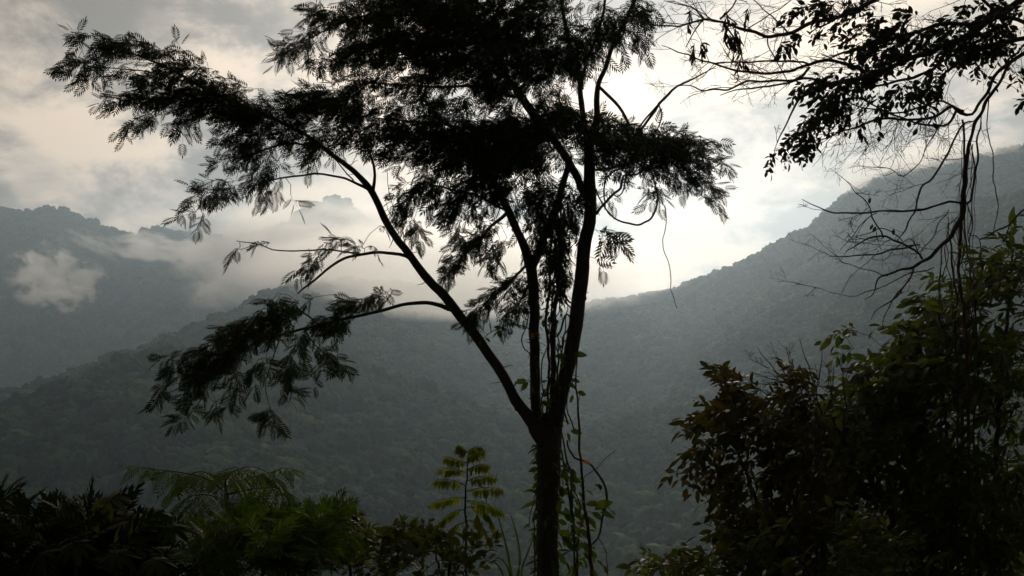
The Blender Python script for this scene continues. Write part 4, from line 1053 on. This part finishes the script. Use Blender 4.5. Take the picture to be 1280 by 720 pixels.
# moss, ferns and small leaves sitting along the lower trunk and the stems
for lab, pts, n, L_ in (('fringe of small ferny leaves growing all round the lower trunk', [(686, 556), (685, 610), (685, 660), (684, 725)], 260, .10), ('leafy tangle clasping the fork of the trunk', [(686, 560), (684, 530), (690, 505), (698, 480)], 60, .10), ('ragged tuft of small leaves growing on the right stem above the fork', [(700, 500), (712, 448), (722, 390), (727, 340)], 60, .06), ('ragged tuft of small leaves growing on the middle stem between the two others', [(672, 510), (669, 440), (667, 370), (664, 335)], 90, .06)):
    c_ = spline(np.array([P(x, y, DT) for x, y in pts]), .05); e_ = empty('epiphyte', c_[-1]); tag(e_, lab, 'plant')
    i_ = rng.integers(0, len(c_), n); th = rng.uniform(0, 6.28, n); dv = np.stack([np.cos(th), np.sin(th), 0 * th], -1)
    rad_ = .125 if L_ > .07 else .062
    f_ = MB(); put_leaves(f_, T_LANCE, c_[i_] + dv * rad_ * rng.uniform(.75, 1.0, (n, 1)), unit(dv + np.array([0, 0, -.35]) + rng.normal(0, .45, (n, 3))), np.array([0, 0, 1.0]) + rng.normal(0, .5, (n, 3)), L_ * np.exp(rng.normal(0, .35, n)))
    tube(f_, c_ + [0, -rad_ * .6, 0], .012, 5)
    f_.build('leaves', LF_VINE, e_)
# more tangle between the stems and right of the trunk
for k in range(5):
    x0 = rng.uniform(676, 712); pts = [(x0 + rng.normal(0, 5) + (y < 400) * 3, y, rng.uniform(.6, 1.3), rng.uniform(-.15, .25)) for y in range(530, 255, -34)]
    vine('thin liana in the tangle between the middle and right stems, thinner than the twisted one', [pts], DT - .05, 'thin lianas tangled between the stems', wob=.02, name='liana', bark=BARK)

for lab, spine, chains, L_, ua_ in (
    ('dense leafy creeper swelling out to the right of the lower trunk', [(700, 540, 1), (706, 590, 1.2), (716, 650, 1.4), (722, 730, 1.4), (724, 860, 1.4)], [([(704, 575, 5), (712, 600, 8), (718, 640, 13), (722, 680, 16), (720, 715, 18)], 1.0, (.5, .7)), ([(745, 636, 8), (752, 632, 5)], .8, (.8, .2))], .10, 190),
    ('dark leafy creeper filling the gap between the middle and right stems', [(686, 545, 1), (688, 500, 1.2), (690, 450, 1.2), (690, 400, 1.2), (692, 350, 1.2), (698, 300, 1)], [([(682, 515, 7), (686, 480, 9), (690, 440, 9), (686, 400, 9), (690, 360, 12), (696, 320, 14)], 1.0, (.2, .9))], .075, 150)):
    lm = Limb(DT - .2); lm.path(spine, wob=.02, step=.06, sides=5)
    for ch, cv, fl in chains: grow(lm, ch, cv, fl, spread=.12, unit_area=ua_, tw=.14, per=6, tmpl=T_BROAD, L=L_, twr=.0016, flat=.8, out=55)
    e_ = empty('leafy_creeper', lm.nodes[0]); tag(e_, lab, 'vine'); lm.w.build('stems', BARK, e_); lm.f.build('leaves', LF_VINE, e_)
# ------------------------------------------------------------------ shrubs and young plants on the near slope
def shrub(name, label, cat, base_px, d, stems, chains, leaf, tmpl, L, group=None, spread=.5, ua=500, tw_=.24, per=9, bark=BARK, flat=.6, out=52, droop=.3, bare_list=(), lift=0.0, Ls=.2):
    e_at = ground_point(base_px, d)
    e = empty(name, e_at); tag(e, label, cat, group)
    lm = Limb(d)
    for st in stems:
        q = P(st[0][0], st[0][1], d + (st[0][3] if len(st[0]) > 3 else 0))
        foot = np.array([e_at[0] * .6 + q[0] * .4, e_at[1] + rng.normal(0, .15), 0]); foot[2] = float(ground_z(foot[0], foot[1])) - .1
        a = spline(np.array([np.append(foot, M2(st[0][2], d) * 1.35)] + [np.append(P(s[0], s[1], d + (s[3] if len(s) > 3 else 0)), M2(s[2], d)) for s in st]), .09)
        a[:, :3] += rng.normal(0, .006, (len(a), 3))
        tube(lm.w, a[:, :3], a[:, 3], 6, .03); lm.nodes += list(a[:, :3]); lm.nr += list(a[:, 3])
    for ch, cv, fl in chains:
        grow(lm, ch, cv, fl, spread=spread, unit_area=ua, tw=tw_, per=per, tmpl=tmpl, L=L, twr=.003, flat=flat, out=out, droop=droop, lift=lift, Ls=Ls)
    for (x, y, dx, dy, ln, r_) in bare_list:
        bare(lm, P(x, y, d), (dx, rng.normal(0, .3), -dy), ln, r_, 2, .35, 3, spread=.5)
    lm.w.build('stems', bark, e); lm.f.build('foliage', leaf, e)
    return e
# right side
shrub('leafy_shrub', 'tall dark shrub with whorls of long leaves filling the right edge', 'shrub', 1270, 9.9,
      [[(1240, 720, 4), (1245, 560, 3.4), (1255, 440, 2.6), (1262, 360, 1.8), (1268, 310, 1)], [(1300, 720, 4), (1300, 520, 3), (1290, 380, 2)], [(1225, 720, 3), (1190, 600, 2.4), (1180, 500, 1.8)]],
      [([(1262, 304, 8), (1255, 310, 8)], 1.6, (-.2, -.8)), ([(1235, 350, 12), (1230, 375, 16), (1222, 400, 16)], 1.5, (-.6, -.3)), ([(1255, 335, 16), (1245, 360, 18)], 1.5, (-.6, -.3)), ([(1285, 330, 26), (1280, 370, 34), (1255, 360, 14)], 1.5, (-.5, -.3)),
       ([(1275, 420, 48), (1262, 480, 52), (1230, 470, 40)], 1.5, (-.6, -.2)), ([(1250, 560, 70), (1240, 640, 70), (1280, 640, 60)], 1.3, (-.6, .1)), ([(1250, 710, 60)], 1.1, (-.6, .2))],
      LF_SHRUB, T_LANCE, .14, spread=.5, ua=165, tw_=.3)
shrub('leafy_shrub', 'broad shrub with large green leaves below the dead bough, left of the right edge', 'shrub', 1150, 10.2,
      [[(1150, 720, 3.6), (1140, 600, 3), (1150, 500, 2.2), (1170, 420, 1.4), (1180, 375, .8)], [(1130, 720, 3), (1100, 620, 2.4), (1090, 520, 1.8), (1085, 470, 1)], [(1180, 720, 3), (1200, 600, 2.4), (1205, 470, 1.6)]],
      [([(1182, 360, 9), (1172, 372, 9)], .9, (-.6, -.4)), ([(1160, 385, 12), (1152, 378, 8)], .9, (-.8, -.2)), ([(1150, 412, 22), (1185, 410, 26), (1215, 400, 26)], 1.5, (-.7, -.3)),
       ([(1120, 445, 22), (1160, 455, 36), (1200, 450, 36)], 1.6, (-.8, .0)), ([(1100, 470, 16), (1110, 500, 34), (1160, 520, 50), (1200, 530, 46)], 1.5, (-.8, .1)),
       ([(1062, 412, 4), (1078, 416, 7), (1085, 415, 4)], 1.4, (-.9, .1)), ([(1068, 440, 5), (1075, 434, 5)], 1.1, (-.8, .5)),
       ([(1080, 560, 46), (1140, 600, 60), (1190, 610, 50)], 1.25, (-.7, .2)), ([(1056, 500, 26), (1042, 570, 38), (1045, 640, 44), (1060, 700, 44)], 1.4, (-.7, .2)), ([(1120, 690, 60), (1180, 690, 50)], 1.3, (-.6, .2))],
      LF_SHRUB, T_BROAD, .13, spread=.5, ua=165, tw_=.3)
shrub('leafy_shrub', 'rusty tinged shrub bulging out over the hazy slope, leftmost of the right hand thicket', 'shrub', 960, 8.4,
      [[(970, 720, 3), (950, 640, 2.4), (925, 570, 1.8), (905, 510, 1.1), (908, 470, .6)], [(1010, 720, 3), (985, 620, 2.2), (960, 540, 1.5), (955, 500, .8)], [(1030, 720, 3), (1020, 600, 2.2), (1020, 510, 1.4)]],
      [([(905, 472, 6), (915, 484, 10), (925, 492, 14)], 1.5, (-.4, -.8)), ([(900, 500, 8), (892, 516, 9), (882, 530, 8)], 1.4, (-.9, -.1)), ([(922, 515, 24), (955, 505, 24), (905, 540, 20)], 1.5, (-.8, -.2)),
       ([(880, 562, 10), (892, 570, 10), (885, 552, 8)], 1.5, (-.9, .4)), ([(858, 574, 4), (866, 580, 3)], 1.2, (-.8, .3)), ([(910, 575, 24), (930, 600, 26), (905, 610, 14)], 1.3, (-.8, .5)), ([(970, 560, 50), (1010, 540, 44), (1000, 500, 24)], 1.5, (-.7, .0)), ([(915, 652, 8), (905, 648, 8)], .7, (-.8, .4)),
       ([(1030, 600, 50), (985, 625, 40)], 1.05, (-.7, .3)), ([(940, 640, 30), (990, 670, 44), (1020, 690, 44)], 1.2, (-.7, .3)), ([(1000, 470, 12), (1030, 490, 18)], .7, (-.5, -.5))],
      LF_RUST, T_BROAD, .10, spread=.4, ua=140)
shrub('bare_shrub', 'leafless twiggy bush poking up between the two right hand shrubs', 'shrub', 1010, 8.7,
      [[(1010, 720, 2.4), (1005, 600, 2), (1000, 520, 1.5), (985, 480, 1), (962, 456, .6), (946, 435, .4)], [(1020, 620, 2), (1030, 540, 1.5), (1020, 490, 1), (1008, 450, .7), (998, 425, .4)], [(1030, 640, 2), (1050, 560, 1.4), (1056, 500, .9), (1052, 460, .6), (1045, 440, .3)]],
      [([(985, 495, 14), (1020, 495, 18), (1050, 490, 18)], .35, (-.4, -.5))], LF_DEAD, T_OVAL, .07, ua=400, tw_=.18,
      bare_list=[(1000, 520, -.6, -.6, .55, .008), (985, 480, -1, -.5, .35, .006), (1005, 500, -.3, -.9, .5, .007), (1020, 490, .2, -1, .4, .006), (1030, 520, .3, -.9, .5, .007), (1056, 500, .1, -1, .4, .006), (1015, 510, -.8, -.5, .5, .006), (1040, 500, -.2, -1, .4, .005), (970, 480, -.9, -.2, .35, .005), (1035, 490, .6, -.6, .35, .005), (1000, 490, -.6, -.9, .42, .005), (960, 460, -.8, -.4, .2, .004)])
shrub('low_bush', 'low yellowish bush along the bottom edge right of the trunk', 'bush', 900, 8.0,
      [[(900, 740, 1.2), (890, 712, .9), (860, 696, .6)], [(940, 740, 2.4), (950, 690, 1.8), (960, 660, 1)], [(1000, 740, 2.4), (1010, 690, 1.8), (1020, 650, 1)]],
      [([(815, 716, 8), (850, 702, 14), (885, 698, 20)], 1.5, (-.7, -.4)), ([(860, 722, 18), (920, 715, 26)], 1.5, (-.5, -.4)), ([(905, 690, 28), (950, 690, 34), (1000, 690, 40)], 1.15, (-.5, -.5)), ([(1060, 690, 46), (1120, 690, 46)], 1.2, (-.5, -.4))],
      LF_LOW, T_BROAD, .09, spread=.45, ua=220)
# left side

def frond(mb_w, mb_f, pts, d, pairs, ln, wd, tmpl, r=1.2, droop=0.0, both=True):
    """an arching frond: a stalk along photo points with leaflets (or small compound leaves) in pairs; ln in px"""
    a = spline(np.array([np.append(P(q[0], q[1], d + (q[2] if len(q) > 2 else 0)), 0) for q in pts]), .03)[:, :3]
    a = a + np.cumsum(rng.normal(0, .0006, a.shape), 0)
    tube(mb_w, a, np.linspace(M2(r, d), M2(r * .35, d), len(a)), 4)
    l = np.concatenate([[0], np.cumsum(np.linalg.norm(np.diff(a, axis=0), axis=1))]); tn = unit(np.gradient(a, axis=0))
    s = np.linspace(.16, 1.0, pairs); pos = np.stack([np.interp(s * l[-1], l, a[:, k]) for k in range(3)], -1)
    td = unit(np.stack([np.interp(s * l[-1], l, tn[:, k]) for k in range(3)], -1))
    up = np.array([0, 0, 1.0]) + rng.normal(0, .12, 3); side = unit(np.cross(td, up))
    prof = (0.45 + .55 * np.sin(np.pi * np.clip(s * .92, 0, 1)))[:, None]
    for sg in (1, -1):
        ax = unit(td * .45 + side * sg + np.array([0, 0, -droop]) + rng.normal(0, .10, td.shape))
        put_leaves(mb_f, tmpl, pos, ax, np.array([0, 0, 1.0]) + rng.normal(0, .3, td.shape), M2(ln, d) * prof[:, 0] * np.exp(rng.normal(0, .1, len(s))))
    put_leaves(mb_f, tmpl, pos[-1:], td[-1:], np.array([[0, 0, 1.0]]), M2(ln * .6, d))

def frond_plant(name, label, cat, base_px, d, stem, fronds, leaf, tmpl, ln, wd, pairs, group=None, droop=.35, bark=BARK, r=1.3):
    e_at = ground_point(base_px, d); e = empty(name, e_at); tag(e, label, cat, group)
    w = MB(); f = MB()
    for st in stem:
        a = spline(np.array([np.append(e_at - [0, 0, .1], M2(st[0][2], d) * 1.2)] + [np.append(P(q[0], q[1], d), M2(q[2], d)) for q in st]), .08)
        tube(w, a[:, :3] + rng.normal(0, .004, (len(a), 3)), a[:, 3], 7, .03)
    w.build('stem', bark, e)
    for fr in fronds:
        ff = MB(); frond(ff, ff, fr, d, pairs, ln, wd, tmpl, r, droop); ff.build('frond', leaf, e)
    return e
T_LFT = blade_template(3, 0.22, 0.08, 0.25, belly=0.45, stalk=0.03)
T_SUB = pinnate_template(pairs=8, ln=0.30, wd=0.085, ang=62, droop=0.35, sag=0.35, start=0.12, nseg=1, prof=0.5)
hub = (284, 606)
frond_plant('feathery_shrub', 'treelet with an umbrella of arching feathery fronds at lower left', 'shrub', 290, 6.8,
    [[(292, 730, 4.2), (288, 670, 3.2), (283, 632, 2.4), (282, 608, 1.6), (281, 590, .8)]],
    [[(282, 615), (255, 597, -.1), (225, 590, -.2), (195, 586, -.3), (166, 582, -.3)], [(282, 606), (262, 592, .2), (246, 590, .4), (226, 600, .5), (210, 618, .5)], [(282, 600), (290, 590, -.3), (306, 584, -.6), (325, 586, -.8), (345, 597, -.9)],
     [(283, 608), (310, 598, .2), (335, 592, .3), (352, 586, .4), (364, 586, .4)], [(283, 618), (315, 612, -.1), (342, 610, -.2), (365, 620, -.2), (378, 634, -.2)], [(284, 630), (318, 628, .3), (350, 630, .5), (380, 640, .6), (400, 655, .6)],
     [(284, 628), (258, 618, -.3), (235, 622, -.5), (212, 640, -.6), (198, 660, -.6)], [(286, 645), (320, 646, -.2), (352, 652, -.3), (385, 668, -.4), (410, 690, -.4)], [(286, 650), (262, 640, .2), (232, 648, .4), (210, 668, .5), (196, 694, .5)],
     [(283, 612), (284, 598, .5), (288, 590, .9), (296, 588, 1.2)], [(288, 668), (320, 670, .3), (350, 684, .5), (372, 706, .6)], [(288, 668), (258, 668, -.2), (228, 684, -.4), (206, 712, -.4)], [(286, 636), (296, 640, -.5), (312, 656, -.9), (324, 680, -1.1)], [(286, 640), (276, 648, -.5), (268, 668, -.9), (262, 694, -1.1)], [(288, 690), (320, 696, -.3), (350, 712, -.5), (370, 736, -.5)], [(288, 690), (262, 700, -.4), (240, 720, -.6)]],
    LF_FERN, T_SUB, 34, 0, 11, droop=.45)
shrub('leafy_shrub', 'dark green bush under the feathery fronds at the bottom edge, left of the sapling', 'shrub', 330, 6.3,
    [[(330, 740, 2.5), (320, 700, 2), (310, 670, 1)], [(380, 740, 2.5), (390, 700, 2), (400, 670, 1)], [(260, 740, 2.5), (250, 700, 2)]],
    [([(250, 700, 26), (300, 690, 34), (350, 690, 34), (400, 690, 26)], 1.35, (.2, -.8)), ([(395, 655, 13), (412, 662, 13), (405, 640, 6)], 1.1, (.5, -.6))], LF_FERN, T_FEATHER2, .13, spread=.4, ua=230, tw_=.18, per=7)
# plants with hand-shaped leaves
def palmate(name, label, base_px, d, heads, leaf, group=None):
    e_at = ground_point(base_px, d); e = empty(name, e_at); tag(e, label, 'plant', group)
    w = MB()
    for (x, y, r_, n, tiltx) in heads:
        c = P(x, y, d); a = spline(np.array([e_at - [0, 0, .1], (e_at + c) / 2 + [.05, .05, .1], c]), .06)
        tube(w, a, np.linspace(.016, .006, len(a)), 5)
    w.build('stem', BARK, e)
    for (x, y, r_, n, tiltx) in heads:
        c = P(x, y, d); nrm = unit(np.array([tiltx, -.55, .9]) + rng.normal(0, .1, 3)); f = MB()
        u_ = unit(np.cross(nrm, [0, 1, .2])); v_ = np.cross(nrm, u_)
        th = np.linspace(0, 2 * math.pi, n, endpoint=False) + rng.normal(0, .08, n)
        ax = np.cos(th)[:, None] * u_ + np.sin(th)[:, None] * v_ + np.array([0, 0, -.15])
        put_leaves(f, T_LOBE, np.repeat(c[None], n, 0), ax, np.repeat(nrm[None], n, 0), M2(r_, d) * np.exp(rng.normal(0, .12, n)))
        f.build('leaf', leaf, e)
    return e
T_LOBE = blade_template(6, 0.30, 0.10, 0.42, belly=0.58, stalk=0.02)
palmate('palmate_plant', 'plant with spreading hand shaped leaves at lower left beside the feathery treelet', 130, 5.6, [(134, 622, 26, 9, .0), (112, 640, 30, 9, -.3), (160, 648, 26, 9, .3)], LF_LOW)
palmate('palmate_plant', 'second plant with hand shaped leaves, nearest to the stem of the feathery treelet', 200, 5.8, [(196, 640, 25, 10, .1), (214, 660, 24, 9, .3), (172, 664, 24, 9, -.2)], LF_TREE)
palmate('palmate_plant', 'low plant with broad drooping hand shaped leaves in the bottom left corner', 90, 5.0, [(92, 680, 26, 9, -.1), (146, 692, 27, 9, .1), (52, 692, 25, 9, -.3), (196, 700, 26, 9, .2)], LF_OVAL)
shrub('dark_bush', 'nearly black bush rising at the left edge of the frame', 'bush', 30, 6.2,
    [[(20, 740, 3), (15, 690, 2), (5, 655, 1)], [(70, 740, 3), (75, 700, 2), (90, 670, 1)]],
    [([(-20, 665, 30), (10, 668, 24), (40, 680, 22)], 1.5, (-.2, -.8)), ([(60, 690, 26), (100, 685, 22), (140, 690, 20)], 1.5, (.1, -.8)), ([(-10, 715, 30), (60, 715, 30), (130, 715, 28), (200, 715, 26)], 1.6, (.1, -.7))], LF_OVAL, T_FEATHER2, .17, spread=.4, ua=260, tw_=.2, per=7)
shrub('low_bush', 'low yellow green bush at the bottom edge between the treelet and the sapling', 'bush', 480, 7.2,
    [[(440, 740, 2.2), (435, 700, 1.6), (430, 665, .8)], [(490, 740, 2.2), (495, 705, 1.6), (500, 675, .8)], [(560, 740, 2.2), (560, 700, 1.6), (562, 680, .8)]],
    [([(392, 664, 10), (420, 668, 16), (450, 672, 16)], 1.3, (.1, -.9)), ([(470, 680, 16), (505, 680, 18), (540, 686, 16)], 1.25, (.1, -.9)), ([(400, 700, 24), (450, 704, 26), (520, 708, 24), (580, 704, 18), (605, 700, 12)], 1.5, (.1, -.9)), ([(590, 685, 14), (600, 690, 12)], 1.0, (.2, -.9))],
    LF_LOW, T_OVAL, .085, spread=.35, ua=170, tw_=.16, per=9)
# the sapling with level pairs of fronds
SAPD = 7.6
def level(x0, y0, x1, y1, sag=5, dz=0.0):
    x1 += rng.normal(0, 3); y1 += rng.normal(0, 3); y0 += rng.normal(0, 1); sag += rng.normal(0, 1.5); dz += rng.normal(0, .06)
    return [(x0, y0), (x0 + (x1 - x0) * .35, y0 + (y1 - y0) * .35 - sag * .6, dz * .4), (x0 + (x1 - x0) * .7, y0 + (y1 - y0) * .7 - sag * .5, dz * .8), (x1, y1, dz)]
frond_plant('sapling', 'slim sapling with level pairs of bright green fronds left of the trunk', 'sapling', 584, SAPD,
    [[(584, 740, 1.6), (583, 690, 1.5), (582, 640, 1.3), (583, 600, 1.0), (584, 575, .7), (585, 562, .5)]],
    [level(584, 566, 573, 559, 2), level(585, 565, 601, 560, 2), level(585, 573, 606, 566, 3, -.1), level(584, 579, 559, 575, 4, .1), level(584, 588, 614, 580, 4, -.1), level(583, 591, 545, 588, 5, .1), level(583, 601, 621, 601, 6, -.1), level(583, 606, 536, 604, 6, .1), level(583, 614, 629, 619, 6, -.1), level(583, 623, 533, 628, 5, .1), level(582, 628, 630, 638, 6, -.1),
     [(582, 636), (566, 640), (552, 650), (542, 660)], [(582, 634), (600, 636), (612, 646), (618, 662)], [(582, 652), (566, 660), (554, 676), (548, 690)], [(582, 650), (598, 654), (608, 666), (612, 680)]],
    LF_YOUNG, T_LFT, 15, 0, 17, droop=1.0, r=.8)
frond_plant('sapling', 'small sapling with two drooping fronds just left of the bright sapling', 'sapling', 545, 7.4,
    [[(548, 740, 1.4), (546, 700, 1.2), (544, 672, .8), (543, 662, .5)]],
    [level(543, 664, 498, 660, 8, .1), level(544, 672, 500, 682, 6, .1), level(543, 668, 560, 664, 3, -.1)], LF_FERN, T_LFT, 15, 0, 16, droop=1.0, r=.8)
# strap leaves
e_at = ground_point(640, 7.0); e = empty('strap_leaf_plant', e_at)
tag(e, 'tuft of long upright strap leaves between the sapling and the trunk', 'plant')
for pts in ([(640, 760), (636, 700), (628, 665), (620, 638)], [(645, 760), (650, 700), (645, 665), (637, 640)], [(642, 770), (638, 720), (628, 700), (618, 698)], [(648, 770), (652, 715), (660, 690), (668, 668)], [(640, 770), (634, 735), (622, 706), (606, 700)]):
    mb = MB(); a = spline(np.vstack([e_at - [0, 0, .05], np.array([P(x, y, 7.0 + rng.uniform(-.15, .15)) for x, y in pts])]), .05); n = len(a)
    wd = M2(4.6, 7.0) * np.sin(np.pi * np.linspace(.12, .99, n)) ** .6 * .5
    sd_ = unit(np.cross(np.gradient(a, axis=0), [.25, 1, .1]))
    v = np.stack([a + sd_ * wd[:, None], a + [0, .012, 0] * np.ones((n, 1)), a - sd_ * wd[:, None]], 1).reshape(-1, 3)
    i = np.arange(n - 1)[:, None] * 3
    mb.add(v, np.concatenate([i + np.array([[0, 3, 4, 1]]), i + np.array([[1, 4, 5, 2]])]))
    mb.build('leaf', LF_FERN, e)
